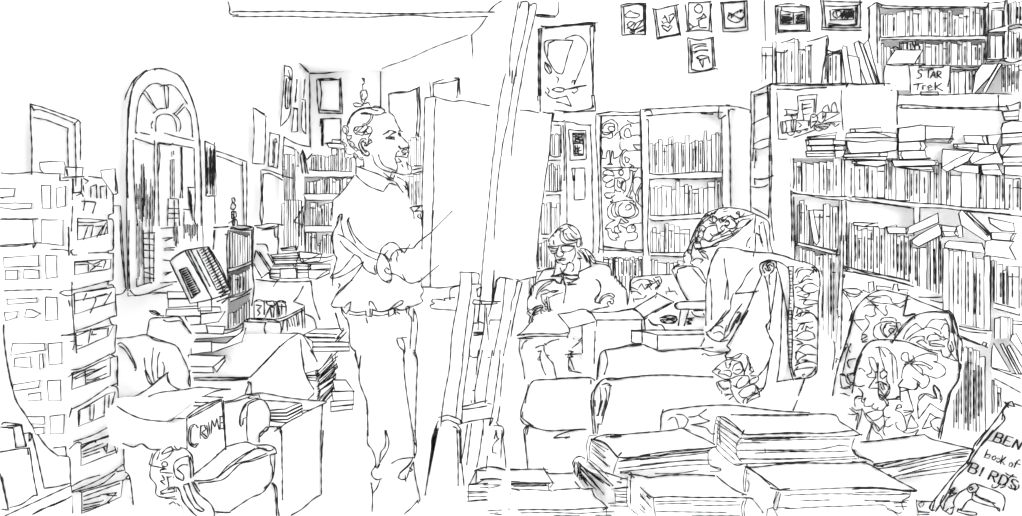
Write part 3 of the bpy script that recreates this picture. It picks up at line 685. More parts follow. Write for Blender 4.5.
# fallen stacks by the table
LB = 'book in the leaning heap under the cloth-covered table'
quads(FP(3.75), '585,130 690,25 695,60 600,150;590,180 700,85 705,105 600,200;590,215 695,150 690,170 600,240;600,240 690,190 660,230 590,290;515,140 585,120 580,150 520,150;520,155 580,155 575,185 530,180', 220, 350, LB, 'leaning heap under the table', .1, 0, w=1.5, pages=True)
t, p = one('paper', 'loose heap of thin leaves between table and floor pile', 'paper'); p.slab(FP(3.8), '317,363 322,355 336,354 334,370 337,378 331,390 326,398 318,400 314,392', .05, 0, '')
for i in range(16):
    y = 60+i*15; p.draw([[(220+(580+R.uniform(0, 15))/6, 350+y/6+12), (220+(690+R.uniform(-20, 20))/6, 350+(y-55)/6)]], w=1.4)
t.end()
quads(FP(3.7), '675,180 755,180 805,250 690,245;670,250 800,245 800,300 680,305;665,310 800,300 800,325 665,340;665,340 798,330 795,355 665,370', 220, 350, 'book in the neat pile on the floor left of the standing man', 'neat floor pile', .2, 0, w=1.3)
quads(FP(4.1), '500,330 570,295 740,290 700,350 530,345;520,345 700,350 770,370 560,370;555,372 770,375 775,400 560,400;555,402 775,402 775,425 560,430', 220, 280, 'flat book in the pile beside the hanging cloth left of the standing man', 'pile beside the hanging cloth', .2, 0, w=1.5)
t, p = one('paper', 'curled paper on the pile beside the hanging cloth', 'paper'); p.slab(FP(4.08), px('700,350 720,300 745,290 770,300 770,370 720,365', 220, 280)[0], .02, .02, ''); p.draw('690,195 720,290;700,350 745,295;705,370 760,310;690,370 720,340;530,320 680,325 700,330;520,340 690,345', 220, 280, w=1.4); t.end()
# ---------------------------------------------------------------- standing man at the easel
MY = 3.35
t = Thing('person', 'bearded man with curly hair in a loose shirt and trousers painting at the easel', 'person')
b = t.part('body')
head = '349,124 352,114 359,109 368,107 378,108 389,113 394,117 398,125 401,131 402,135 405,140 408.5,146 408,149 405.5,150 406,153 407,158 408,162 410,168 410,173 406,176 399,175 393,173 389,174 386,177 380,178 370,173 360,168 356,162 353,152 349,140'
b.blob(head, MY, .085, 2.0)
b.blob('356,158 368,165 382,172 392,172 394,180 398,190 390,200 370,195 356,180 352,170', MY, .07, 2.5)          # neck
b.blob('354,178 380,186 405,190 412,215 415,250 414,300 410,330 352,330 346,300 344,260 342,220 346,195', MY, .10, 5)   # trunk under the shirt
b.blob('356,320 382,320 380,360 384,400 388,438 380,462 382,474 374,474 368,440 364,400 356,360', MY-.07, .06, 4)
b.blob('384,320 412,320 414,360 414,410 412,455 410,472 400,472 398,450 396,400 388,360', MY+.09, .06, 4)
b.blob('384,262 391,250 398,246 408,249 413,252 417,258 421,264 421,276 414,283 404,282 398,278 390,273 386,270', MY-.2, .035, 1.6)   # forearm and back of the hand
b.blob('360,262 372,258 386,262 390,268 384,274 370,272 356,268', MY-.17, .035, 2.2)
for f in ('410,248 416,246 422,249 425,252 424,256 418,256 411,254', '412,255 419,255 426,258 427,262 422,264 414,262', '412,262 420,262 426,266 426,270 421,271 413,269', '411,269 418,269 423,273 422,277 417,278 410,276', '400,252 405,248 411,244 416,242 418,245 413,249 407,254 402,257'):
    b.blob(f, MY-.21, .014, .9)
b.blob('379,152 376,147 377,142 382,138 386,139 386,144 384,151 382,155', MY-.085, .02, 1.2)       # ear
b.remesh(.009)
# face
b.draw('445,380 480,355 510,340 560,355 530,350;455,375 500,350;470,405 500,395 545,400 500,408 470,410;520,400 545,395 540,420;490,400 525,370 560,360;540,405 545,425;480,410 540,415', 330, 90, 8.46, w=1.0)
b.draw('500,188 540,220 560,270 580,310 600,345 615,350;600,345 585,345 580,370 590,390 600,390 640,430 665,460 670,500;585,365 600,385 590,360', 330, 90, 8.46, w=1.0)
b.draw('470,35 490,50 520,45 525,75 505,80 490,70 500,55 520,60;455,95 460,75 475,65;455,95 450,110 460,135 490,130 470,110;525,40 535,70 525,95 520,110', 320, 140, w=1.0)
b.draw('485,55 470,40 480,35;450,100 480,98 515,105;515,85 495,90', 320, 140, w=1.0)
b.draw('315,90 330,140 370,175 430,195;350,85 360,120 385,155 430,175 460,190;455,130 465,160 455,195;520,140 545,160 550,180 540,205 500,210 460,200;520,130 530,180;430,190 500,212;490,145 500,165', 320, 140, w=1.0)
b.draw('230,20 235,45 260,80 285,95 297,88 290,70 270,60;240,5 230,30;265,0 245,20 255,50 275,75;275,10 265,35 285,30 290,10 310,0', 320, 140, w=1.0)
b.draw('490,230 530,230 560,228 575,215;430,380 470,395 510,425 550,440 600,425;495,385 505,410 520,432', 320, 210, w=1.0)
b.draw('600,425 610,415;460,245 468,270 460,285 463,315;485,240 490,255 500,245;490,235 470,240;485,230 505,260 540,205', 320, 210, w=1.2)
h = t.part('hair')
h.blob('345,131 347,124 349,117 354,111 360,108 368,106 376,106.5 384,109 385,113 378,113 372,116 370,124 371,130 373,136 374,141 376,148 371,154 366,160 360,157 355,150 349,146 345,140', MY, .092, 1.8)
h.draw('65,170 75,130 95,90 130,55 180,30 240,20 300,22 350,25 380,40 385,60 400,70;75,160 90,110 120,75 170,40 230,30 270,28;270,25 300,10 340,15 375,40;270,35 300,45 330,50;265,75 300,85 350,80 385,60;60,180 70,140 95,95', 340, 105, 8.6, w=1.1)
h.draw('175,70 220,65 270,75;180,78 230,78 285,80;175,74 240,72;285,80 275,120 250,155 210,175 170,185;265,85 255,125 225,155 190,165;170,185 130,190 115,220 130,245 160,225 190,195 210,175;135,190 120,215 140,220 165,185;160,235 200,230 240,190 210,240 190,260 150,250;240,185 265,190 275,220 265,245 235,240 225,215 245,195;265,245 275,230 280,215;225,165 235,200 200,240 220,255 265,240;130,250 170,255;270,240 240,285', 340, 105, 8.6, w=.85)
h.draw('60,180 35,180 22,205 30,235 50,250 70,235 75,200 60,180;40,190 60,215 45,245;50,250 70,265 100,260 95,285 75,300 55,285 60,260;60,290 85,310 110,320 125,345 105,365 85,350 90,325;30,290 20,315 45,330 60,350 40,365 30,345;0,300 25,325;60,300 80,340 110,370 130,365;60,370 50,400 70,425 110,420 130,410;110,370 140,400 155,380 130,360;120,420 115,450 140,460 150,435 130,420;150,385 175,395 190,410;150,440 175,470 200,470 195,450 170,455;160,330 165,360 180,400 200,430 235,440 250,415 235,395 215,410;160,330 180,295 210,285 225,300;180,330 200,370 215,405;190,310 220,330 235,350 255,330 275,325 270,300 250,290 240,310;235,350 225,355', 340, 105, 8.6, w=.85)
s = t.part('shirt')
s.blob('355,165 362,172 384,181 392,184 398,181 405,188 409,200 413,222 420,245 421,262 421,288 422,298 418,304 410,309 390,311 365,312 345,309 334,307 331,303 334,297 340,288 333,280 331,270 334,250 332,225 333,212 332,203 340,193 348,184 354,175', MY, .15, 5)
s.blob('336,222 342,215 352,220 362,236 375,247 386,252 389,262 384,273 372,271 360,263 348,252 338,238', MY-.14, .065, 3)
s.blob('377,257 382,248 390,243 397,245 402,250 396,254 392,262 392,275 390,282 384,283 377,277 374,268', MY-.18, .055, 1.6)
s.remesh(.012)
s.draw('215,160 235,162 280,180 350,205 400,230 430,238;215,210 250,245 300,280 380,310 400,280 420,260 460,272;205,95 215,130 215,205;380,195 430,240;400,235 450,250 480,290 500,315;460,220 510,250 530,300 535,350;520,250 530,340;500,270 535,310;430,200 420,220 440,235 450,210;230,165 250,155 262,160 262,120', 320, 140, w=1.3)
s.draw('205,210 185,240 150,290 120,325 80,360 75,400 70,450;100,510 105,470 120,445 135,450 130,480;165,500 175,465', 320, 140, w=1.2)
s.draw('75,130 70,170 80,230 85,265 100,290 90,330 80,370 65,400;78,385 75,430 75,455;60,400 75,410 120,400 180,370 260,310;80,388 130,360 205,268;262,310 240,350 180,430 95,515;110,440 120,450 110,470', 320, 210, w=1.2)
s.draw('135,25 120,25 105,80 80,130 75,170;135,25 125,60 130,110 145,160;105,145 150,165 200,205 260,260 340,300;120,185 150,225 200,262;175,45 165,60 170,100 190,150 215,200;170,60 200,140 250,200 300,240 360,262;205,265 240,290 260,340 290,370 335,388', 320, 210, w=1.2)
s.draw('360,265 370,230 400,205 425,193 460,205 485,240;360,265 345,300 340,360 370,415 415,440 430,415 430,385 400,380 385,360 400,345 415,360;385,270 410,310 420,340 430,385;330,330 325,350 340,385;380,275 410,240;360,262 390,270 415,300;430,290 425,310;415,310 430,270 460,240 485,240;440,380 430,390;395,430 430,420', 320, 210, w=1.3)
s.draw('135,0 100,25 50,70 20,120 5,150 25,165 75,165;555,45 560,70 545,100 555,125 540,140 500,158 470,165', 330, 280, w=1.1)
s.draw('85,165 110,140 125,130 120,160 115,185;235,155 235,130 250,130 270,160 280,180;250,175 300,190 345,185 380,170 430,145 440,128 420,125 380,155 350,180;390,165 420,180 460,178', 330, 280, w=1.2)
p = t.part('trousers')
p.blob('350,311 370,309 392,311 413,307 415,320 417,340 416,350 417,365 416,400 414,440 413,458 408,460 398,462 392,462 390,440 388,425 386,438 384,450 377,465 374,459 369,447 367,440 367,400 363,390 359,368 355,352 350,344 348,325', MY, .12, 4)
p.draw('65,165 75,200 95,230 105,245 115,290 115,350 125,400 150,430 150,455 165,500;65,165 95,205 115,180;120,185 160,195 215,185;115,205 160,212 220,208;215,185 215,215 250,220 255,175;215,225 225,260;240,170 240,215;255,180 300,190 345,180 380,165;255,210 300,215 345,205;350,175 352,220 385,200 380,165;390,170 395,210;400,190 420,205;390,180 440,180 470,170;460,160 480,160 470,200 480,215 490,240 485,330 480,415;500,170 520,220 525,280 520,340 510,430 500,435 520,470 525,516;505,175 500,250;455,165 460,200;400,355 410,390 430,415 450,425 445,380 430,350 400,350;450,425 440,470 445,500;430,345 460,345', 330, 280, w=1.3)
p.draw('35,195 60,290 75,300', 330, 280, w=1.0)
p.draw('150,0 170,110 185,30 175,180 220,310 225,420 228,516;440,0 445,60 445,130 460,260 480,390 500,516;505,0 525,60 520,200 515,380 512,516;220,300 222,385', 330, 350, w=1.3).draw('330,480 345,516', 330, 350, w=1.2)
p.draw('105,0 105,80 130,115 150,165 155,225;210,0 215,50 210,100 185,135 178,200;215,0 232,60 228,110 195,170 165,220;145,215 165,230 180,205;375,0 385,60 385,140 390,165;388,0 400,110 385,170;380,60 400,100;250,200 300,175 380,165;380,165 350,215 300,260', 350, 430, w=1.3)
for q, st in [('374,466 371,474 373,480 371,487 371.5,512 386,512 394,500 391,486 384,478 380,467', '155,215 130,250 135,280 160,298 190,292;180,300 160,350 135,380;125,315 135,380 132,490;130,320 128,350'), ('400,460 398,477 402,480 406,490 405,512 414,509 420,502 417,482 413,460', '300,255 290,285 310,298 340,290 350,260 375,200;300,255 340,220 370,185;380,190 395,300 418,400 415,430;405,420 410,440;405,425 360,475 330,500 325,516;330,270 335,310;355,225 375,240 360,250')]:
    o = t.part('shoe'); o.blob(q, MY-.03, .06, 2); o.draw(st, 350, 430, w=1.4)
t.end()
for (a, lb) in (('555,230 600,185 660,140 720,80 795,5', 'long thin brush raised diagonally across the canvas in the painter\'s hand'), ('590,435 620,410 660,375 715,330', 'second brush held low under the painter\'s hand')):
    t, p = one('paint_brush', lb, 'brush'); q = px(a, 320, 210)[0]
    p.tube([P(u, v, MY-.22) for u, v in q], 1.3, 0); t.end()
# pens in the far pocket / second hand holding tools
t, p = one('paint_rag', 'crumpled rag poking out beside the canvas edge at the painter\'s chest', 'rag'); p.blob('411,208 415,205 421,206 421,218 416,217', MY, .02, 1.2)
p.draw('540,408 570,395 620,395;545,410 560,435 565,475;560,400 600,400 565,430 600,425 615,440;590,445 585,460 605,475 600,440', 320, 140, w=1.3); t.end()

# ---------------------------------------------------------------- easel with the canvas
EY = 3.62
t, p = one('canvas', 'large blank white canvas on the easel in front of the painter', 'canvas')
p.slab(FP(EY), '422,97.5 436,97 455,101 470,101 490,106 520,110 540,113 552,114 545,180 538,230 529,276 500,279 483,284 440,287 421.5,287', .05, 0, '')
p.draw('270,170 265,300 265,400 262,516;335,170 325,280 325,400 322,516;268,168 300,163 330,160 380,175 440,188 490,183 560,195 660,215', 380, 70, w=1.2)
p.draw('625,0 618,150 612,320 610,516;685,0 680,150 683,300 675,420 672,516', 320, 140, w=1.2).draw('618,0 612,200 605,400 608,465;680,0 670,150 662,350 662,465', 320, 210, w=1.3).draw('605,463 660,463 710,468 790,460 850,450 920,445 980,445', 320, 210, w=1.5)
p.draw('840,240 890,243 955,258;975,250 1020,262', 380, 70, w=1.5).draw('255,110 248,160 245,230 235,350 220,450 210,516', 510, 95, w=1.2).draw('212,0 205,90 185,230 170,380 160,516', 510, 175, w=1.1).draw('220,0 225,75 240,80;0,132 50,140 100,148 130,150 215,128', 500, 255, w=1.3)
t.end()
t = Thing('easel', 'tall wooden studio easel with a long mast leaning over the canvas', 'easel')
EP = FP(EY-.12)
m = t.part('mast')
m.slab(EP, '518,2 529,1 537,5 533,25 524,70 516,120 511,156 504,220 497,279 489,340 482,400 478,425 468,425 474,360 480,290 487,225 493,156 500,100 506,60 512,30', .04, 0, '')
m.draw('830,10 815,100 790,240 780,330 778,460;850,10 835,50;840,12 880,8 895,30 885,100 860,230 830,350 800,516;900,30 925,18 940,35 920,130 880,300 845,516;890,20 890,90;900,30 910,32;820,410 815,460', 380, 0, w=1.2)
m.draw('755,20 740,70 715,200 695,380 682,516;820,0 800,80 785,190;785,190 775,240 768,300;860,0 840,110 815,260 795,420 788,516;770,300 750,380 735,450 728,516', 380, 70, w=1.1)
m.draw('795,0 790,80', 380, 70, w=1.8)
m.draw([[(493, 156), (489, 200), (484, 250), (481, 285), (478, 330)], [(501, 156), (497, 190), (494, 240)]], w=1.0)
m.draw('480,5 482,0;445,0 435,100 430,200 410,280;400,225 400,300 405,340 410,420;480,300 420,300 415,330;480,50 455,70 440,180', 420, 270, w=1.1)
l = t.part('leg'); l.slab(EP, '461,272 472,273 470,300 464,350 460,400 457,420 441,420 446,380 451,345 455,310', .05, -.005, '')
l.draw('240,10 240,80 225,200 205,300 190,400 182,516;310,20 308,120 285,270 270,400 255,516;240,12 300,15 340,18 355,30 350,85', 420, 270, w=1.4).draw('185,0 175,120 150,250 135,350 125,460;260,0 250,130 230,250 215,405', 420, 350, w=1.3)
l = t.part('leg'); l.slab(EP, '474,288 482,288 478,340 474,400 470,440 464,440 468,370', .05, .005, '')
l.draw('340,110 345,160 365,155 370,100 350,110 340,130;330,205 320,320 300,440 295,516;360,210 345,310;390,210 385,330 375,400 350,516;445,0 440,100 435,200;315,320 340,318 360,312 390,325;320,375 385,372;320,395 385,385;320,385 380,378', 420, 270, w=1.5).draw('300,0 270,200 255,335;300,35 320,45 350,42;375,0 350,130 330,240 330,315;350,0 335,150;315,245 330,240;305,300 310,318;325,300 330,318', 420, 350, w=1.3)
c = t.part('crossbar'); c.slab(EP, px('320,180 480,190 470,200 320,205', 420, 270)[0], .05, .01, ''); c.draw('325,175 315,195 330,205 430,205 465,200;325,178 370,185 440,190 485,188;360,170 370,205;180,180 180,120 200,105 240,92', 420, 270, w=1.5)
c = t.part('paint_tray', label='tray for tubes below the canvas'); c.slab(FP(EY-.05), '430,303 438,298 445,299 457,297 457,310 448,309 435,308', .06, .0, ''); c.draw('210,165 145,170 150,185 130,178 80,175 70,190 90,200 60,212 80,232 215,242;180,120 178,180', 420, 270, w=1.3)
c = t.part('crossbar'); c.slab(EP, px('245,335 390,300 480,330 460,410 270,445 245,440', 420, 350)[0], .05, .01, ''); c.draw('250,340 300,330 360,312 405,305;250,358 320,350 405,335;255,440 300,428 380,415 440,408;255,335 250,445;405,320 430,325;480,335 465,430', 420, 350, w=1.5)
l = t.part('leg'); l.slab(EP, '441,417 446,415 456,419 461,424 464,440 465,516 456.5,516 456,440 450,426 442,424 433,432 431,460 427,490 423,508 420,508 425,480 431,440 437,422', .05, .02, '')
l.draw('110,405 160,392 180,395 240,418 255,440;130,430 170,420 230,445 250,440;110,425 100,450 95,490 80,516;130,370 125,460;240,418 245,440;195,460 220,470 225,500;225,450 245,480 240,516', 420, 350, w=1.3)
l.draw('530,0 505,15 490,60 490,150 465,300 440,465;520,10 505,75;640,0 648,200 648,516;655,0 665,150 685,350 690,516;665,20 668,200;660,60 660,200;430,490 425,500', 350, 430, w=1.3)
l = t.part('leg'); l.slab(EP, '467,424 484,418 480,445 476,470 472,500 466,500 466,460', .05, -.02, '')
l.draw('285,445 275,516;310,440 300,516;380,420 378,516;440,410 418,455', 420, 350, w=1.2).draw('700,0 680,130 660,200;725,0 700,210;795,0 780,120 760,225;825,155 810,300 790,440 778,480', 350, 430, w=1.2)
l = t.part('rear_board'); l.slab(FP(EY-.09), '498,277 505,278 514,279 523,282 517,330 510,370 503,410 498,440 488,440 486,405 490,360 494,310', .04, 0, '')
l.draw('480,48 465,60 455,110 440,190;470,42 510,48 560,60;580,68 570,140 550,190 545,250;582,65 615,75 595,150 570,260 545,400;515,50 505,130 495,240 470,370 440,516;610,80 560,300 545,400;435,380 440,382;585,70 575,110;545,300 520,420 500,516', 420, 270, w=1.0).draw('435,0 420,90 405,190 390,320;480,0 475,90 455,230 440,340 415,455;500,80 490,180 482,280;405,45 420,45;475,80 468,125', 420, 350, w=1.0)
l = t.part('leg', label='faint rear easel leg'); l.slab(EP, '489,330 500,335 505,420 510,470 504,480 500,440 494,440 490,400', .04, -.03, '')
l.draw('440,455 480,455 500,470 502,516;460,480 460,516;470,450 455,430', 420, 350, w=1.2).draw('870,0 885,50;895,50 860,90 855,135 880,140;910,0 930,150 940,300;910,20 905,170;875,10 865,55', 350, 430, w=1.1)
t.end()
# ---------------------------------------------------------------- centre back wall
def pic(pl, q, ox, oy, frame, art, label, w=1.5, aw=1.0, name='picture_frame'):
    t = Thing(name, label, 'picture'); f = t.part('frame'); f.slab(pl, px(q, ox, oy)[0], .03, .04, ''); f.draw(frame, ox, oy, w=w)
    if art:
        qq = px(q, ox, oy)[0]; cx = sum(a[0] for a in qq)/len(qq); cy = sum(a[1] for a in qq)/len(qq)
        a = t.part('artwork', of=f); a.slab(pl, [(cx+(x-cx)*.72, cy+(y-cy)*.72) for x, y in qq], .004, .046, ''); a.draw(art, ox, oy, w=aw)
    t.end()
BP = FP(6.95)
pic(BP, '175,90 510,75 510,95 500,600 165,590', 510, 10, '185,95 250,105 340,88 460,82 510,78;190,100 350,95 450,75 530,78;210,110 330,95 500,85;165,115 190,112 190,130;170,115 180,300 178,516;188,120 182,300 185,516;175,120 170,250 170,516;480,105 485,250 495,400 497,516;510,80 512,130;505,95 500,300 500,516;480,100 510,90',
    '205,195 240,180 380,182;380,182 350,260 320,370 300,382 270,365 230,300 210,250 205,195;230,205 225,280;230,200 270,182;330,172 370,155 410,152 445,180 465,225 450,290 410,390 385,450;210,310 240,340 250,370 235,385 210,350 210,310;212,312 245,380;275,400 290,410 285,438;370,440 375,425 390,420 385,445;250,480 280,465 325,470 320,490 280,490 250,475;320,480 400,460 460,450;350,475 460,452;370,490 385,500 410,480 400,465;210,490 235,516;220,465 235,480 230,500', 'large poster with a looping abstract line drawing above the door', 1.7, 1.2)
t, p = one('poster_edge', 'small curled lower edge of the large poster', 'picture'); p.slab(BP, px('165,0 515,0 515,95 260,100 180,105 160,60', 510, 95)[0], .01, .05, ''); p.draw('165,5 168,35;180,0 182,100;490,0 495,60 490,75;505,0 515,95 440,98 320,105;265,90 380,100 490,78 500,60;200,105 260,110', 510, 95, w=1.7)
p.draw('225,0 260,20 300,15 340,5 370,70;275,40 320,50 365,68', 510, 95, w=1.2); t.end()
pic(BP, '5,30 158,20 155,208 10,212', 620, 0, '5,30 60,20 158,20;10,42 100,25 150,38;5,30 10,130 12,212;22,40 25,120 28,200;12,212 80,205 155,208;140,20 142,110 150,205;155,20 155,210;145,25 155,205;130,25 158,40', '35,85 60,65 80,75 120,85;30,100 60,105 100,105 120,90;25,95 35,85;40,150 60,130 90,135 60,160 40,170;55,170 90,175 130,130 140,110;75,180 90,150 110,130 140,120;70,190 120,165 145,150;100,195 150,170;60,180 90,190 80,200 55,190;120,190 150,180;45,140 50,170 75,150', 'picture of a boat and waves, leftmost of the row of small pictures')
pic(BP, '195,55 345,28 362,212 222,235', 620, 0, '190,52 230,55 290,40 355,25;200,60 215,150 222,235;215,60 225,140 240,225;222,235 290,220 362,208;225,225 300,212 355,200;328,40 340,120 360,205;340,30 350,120 365,215;320,35 350,28', '255,110 275,100 285,130 260,140 250,125;290,95 320,80 325,100 300,135;285,130 300,140 320,100;250,150 270,155 290,165 300,150 315,160 285,190 270,180;250,150 260,170 285,185;265,90 285,120;295,100 300,130', 'slightly tilted picture of a clover-like flower, second in the upper row')
pic(BP, '400,15 548,5 552,190 405,190', 620, 0, '390,25 400,100 405,190;412,15 412,120 415,180;410,15 480,15 548,8;540,10 545,100 552,195;550,20 540,90 535,180;405,190 470,180 540,185;530,180 550,192;395,190 430,175', '455,35 470,25 490,35 495,60 480,78 455,70 445,50 455,35;455,115 490,100 500,80 520,105 490,112 475,125;470,120 475,150 445,160 430,150 415,140;475,150 480,165 520,165;440,165 420,170', 'picture of a round head above a leaping shape, third in the upper row', 1.4, 1.2)
pic(BP, '603,15 765,5 768,180 615,190', 620, 0, '600,15 680,10 765,5;605,20 615,110 618,190;620,25 625,110 630,170;618,190 690,190 765,182;625,170 700,168 755,162;745,10 750,100 755,165;762,8 765,100 768,180;605,12 622,30;600,20 640,18 740,10', '650,75 680,85 700,70 740,60;655,80 645,110 665,125 700,135 730,120 745,90 740,70;665,75 670,110;690,95 720,110 740,100;700,80 720,60 735,60 720,75;680,90 735,120;650,100 665,85 680,100', 'picture of curled leaves, fourth and last in the upper row')
pic(BP, '405,225 565,222 570,415 412,438', 620, 0, '405,225 470,240 520,232 565,222;405,230 412,330 412,438;420,240 425,330 430,420;412,438 490,430 575,412;430,415 480,425 550,410 560,390;560,225 565,310 572,400;550,232 555,320 558,400;560,410 590,415', '435,375 432,270 480,262 520,265;445,290 480,275 520,278;440,310 490,300 530,305;445,320 480,300 530,300;455,345 490,332 530,338 540,380;460,350 490,355 525,345;475,360 498,408 500,360;460,340 490,365', 'picture of a table-like shape, hanging alone beneath the upper row', 1.5, 1.2)
# narrow bookcase and panelled door
NB = FP(6.5)
t = Thing('bookcase', 'narrow bookcase between the canvas and the panelled door', 'bookcase')
b = t.part('back_panel'); b.slab(NB, '540,115 565,119 565,345 520,345', .04, -.19, '')
s = t.part('side_panel'); s.slab(NB, '561,121 566,122 567,262 560,262', .25, 0, '').draw('250,155 310,160 330,150;330,160 335,300 340,516;318,180 325,350 325,516;260,180 305,182 308,350;250,190 245,200', 510, 95, w=1.3).draw('308,0 305,100;340,0 342,150 342,300;300,120 302,240', 510, 175, w=1.2)
for q, oy, st in (('230,362 310,365 305,392 230,395', 95, '235,360 270,372 308,365;230,392 305,390'), ('210,95 310,95 305,120 210,125', 175, '212,95 270,100 315,90;215,122 290,118 305,122'), ('190,355 240,358 235,380 190,382', 175, '190,355 235,355;195,380 230,380')):
    s = t.part('shelf'); s.slab(NB, px(q, 510, oy)[0], .22, .0, '').draw(st, 510, oy, w=1.4)
t.end()
LB = 'upright book in the narrow bookcase beside the panelled door'
row(NB, (548, 156, 561, 156), '240:240 252:235 265:240 275:230 288:240 298:235 305', 510, 95, LB, 'books in the narrow bookcase', .12, -.01, strokes=1, w=1.2)
row(NB, (544, 191, 561, 191), '235:420 248:410 260:430 270:445 285:420 298:440 305', 510, 95, LB, 'books in the narrow bookcase', .12, -.01, strokes=1, w=1.2)
row(NB, (541, 235, 561, 234), '190:170 205:180 220:165 240:165 250:195 268:195 280:170 300', 510, 175, LB, 'books in the narrow bookcase', .12, -.01, strokes=.8, w=1.0)
row(NB, (539, 267, 556, 268), '170:410 190:405 205:395 220:390 235:420 250:440 262', 510, 175, LB, 'books in the narrow bookcase', .12, -.01, strokes=.8, w=1.0)
row(FP(6.3), (515, 326, 531, 327), '95:165 110:155 125:150 145:145 160:138 180:135 200:130 215', 500, 255, 'thin book low down between easel and seated man', 'books low behind the easel', .12, -.01, strokes=.6, w=1.0)
def _dr(t):
    d = t.main()
    d.slab(FP(6.7), '564,120 590,125 592,180 594,262 568,262 566,180', .06, 0, '')
    d.draw('250,105 265,112 255,155;330,160 380,165 420,178 490,180;485,180 482,200 490,350 495,516;258,105 250,160', 510, 95, w=1.3).draw('490,0 495,150 500,300 498,470;385,0 385,130 390,150 450,145 452,0', 510, 175, w=1.2)
    w_ = Part('door_panel', None, 'upper door light with a dark picture'); t.parts.append(w_); w_.slab(FP(6.68), px('350,205 460,212 460,385 360,390', 510, 95)[0], .01, 0, '')
    w_.draw('350,205 400,212 455,212 458,385;350,210 360,300 360,392 420,388 455,385;375,230 445,228 440,360 385,365 375,230', 510, 95, w=1.2)
    w_.draw('375,235 400,240 430,235 440,240;380,250 430,250 390,265 440,270;385,275 420,285 435,265;380,290 440,290;390,300 395,360;405,300 410,360;420,310 400,340 430,330;385,350 440,355;430,240 440,300;395,240 390,290;410,250 420,290;385,310 400,320 385,340', 510, 95, w=1.4)
    w_ = Part('door_panel', None, 'lower blank door panel'); t.parts.append(w_); w_.slab(FP(6.68), '571,167 585,167 585,199 575,200', .01, 0, '')
    w_.draw('370,440 410,438 450,438 448,516;370,440 380,516;390,445 388,516', 510, 95, w=1.2)
_t = Thing('door_2', kind='structure'); _dr(_t); _t.end()
# decorated panel
t = Thing('folding_screen', 'tall panel painted with swirling roses left of the central bookcase', 'screen')
AP = FP(6.6)
f = t.part('frame'); f.slab(AP, '596,113 641,112 643,252 640,345 598,345', .05, 0, '')
f.draw('515,115 600,100 700,105 780,100;515,120 515,250 525,400 530,516;545,125 540,300 545,516;530,125 780,122;780,105 785,300 790,516;520,115 600,102;550,128 545,516', 510, 95, w=1.1).draw('530,0 535,200 540,300 535,430 530,470;545,0 550,200 560,430 558,470;555,430 640,440 720,448 800,450;530,435 560,450 700,455 780,465 800,450;790,0 795,250 800,460;825,20 830,250 835,450;560,425 640,440', 510, 175, w=1.2)
a = t.part('artwork', of=f); a.slab(AP, '601,117 640,116 641,247 603,247', .01, .012, '')
a.draw('45,210 60,180 130,135 230,90 300,125 360,190 365,320;45,210 30,290 50,340 120,355 200,360 260,340 300,300 300,220 280,180 200,165 120,185 70,240 60,290;160,265 190,240 250,232 300,260 300,320 240,335 190,320 160,265;50,340 60,380 130,405 180,390 250,350 260,450 200,480 110,450 40,460 30,511;290,430 340,370 400,330 420,420 410,511;400,330 480,240 560,195 620,180 640,250;550,105 620,150 700,170 790,150;560,270 520,300 495,380 510,440 580,460 640,440 620,350 590,285 560,270;640,430 700,415 790,410 850,470;390,370 430,450 500,500', 600, 115, 20.44, w=.95)
a.draw('25,60 40,110 25,155 70,160 80,95 100,90 105,200 75,212 130,210 110,190 120,90 130,100 135,160 180,140 215,90 190,70 190,10;215,90 240,80 260,95 365,85;300,40 365,42 300,40 330,75 370,90;215,90 190,150 190,200 210,235 270,235 300,215;240,95 210,130 210,190 235,225;230,150 240,195 260,190 272,165 240,145 225,150;270,205 300,220 310,235;40,235 100,240 180,235 250,238 370,240;40,235 100,260 170,260 215,245;185,262 180,290 200,305 220,290 212,262 185,258;175,280 195,310 215,300;80,260 50,270 40,300 80,300 140,310 130,280 100,260;80,305 45,320 45,350 80,365 130,335;130,335 75,370 65,400 100,410 145,385;145,320 140,400 150,430 180,445 200,440;150,330 200,325 235,350 240,400 235,445 200,420 215,370 230,350;170,340 165,390 190,415 215,345 190,380 180,350;55,470 70,455 140,455 145,430;55,470 70,490 110,500 145,470;270,245 275,280 270,330 240,350;280,260 300,265 325,270 345,240;300,270 290,370 265,450 240,490;320,280 305,320 300,370 310,330 340,318 370,330;305,360 300,430 320,470;400,360 370,375 340,430 320,490;400,370 380,400 360,420 340,480;290,430 270,490 300,490;240,430 215,460', 598, 140, 8.6, w=.95)
a.draw('60,0 70,25 110,30 120,5;120,30 130,50 100,60 140,65 200,50 250,45 310,50;245,0 260,20 300,35;130,60 90,100 80,150 100,200 150,215;135,75 115,120 125,170 150,190 180,180;155,70 145,120 160,170 200,185;215,65 180,100 175,150 200,185 260,190 310,170 320,130 300,80 270,65;235,110 250,85 280,85 290,110 260,130 235,125;270,60 320,90 350,140 330,180 280,200 210,190;300,60 320,60 330,100;320,0 330,50 380,105;345,0 350,60;150,215 100,240 70,270 60,290 110,285 125,325 145,320 140,280 170,260 200,200;60,290 85,310 90,350 120,385 165,390 150,370 185,360 165,330 145,320;170,260 180,300 205,320 145,330;200,205 240,240 265,230 210,190;185,240 230,250;190,260 240,285;375,240 300,250 255,270 245,300 260,325 310,315 325,280 300,250;285,270 305,260 320,275 305,290 285,280;310,315 340,330 335,370 300,390 240,395 230,430 235,460', 598, 195, 8.6, w=.95)
t.end()
row(FP(6.55), (602, 290, 641, 290), '560:490 590:495 615:495 640:490 670:500 690:495 720:490 745:500 770:490 795', 510, 175, 'spine low under the painted screen, behind the seated man', 'books under the painted screen', .1, .02, strokes=.5)
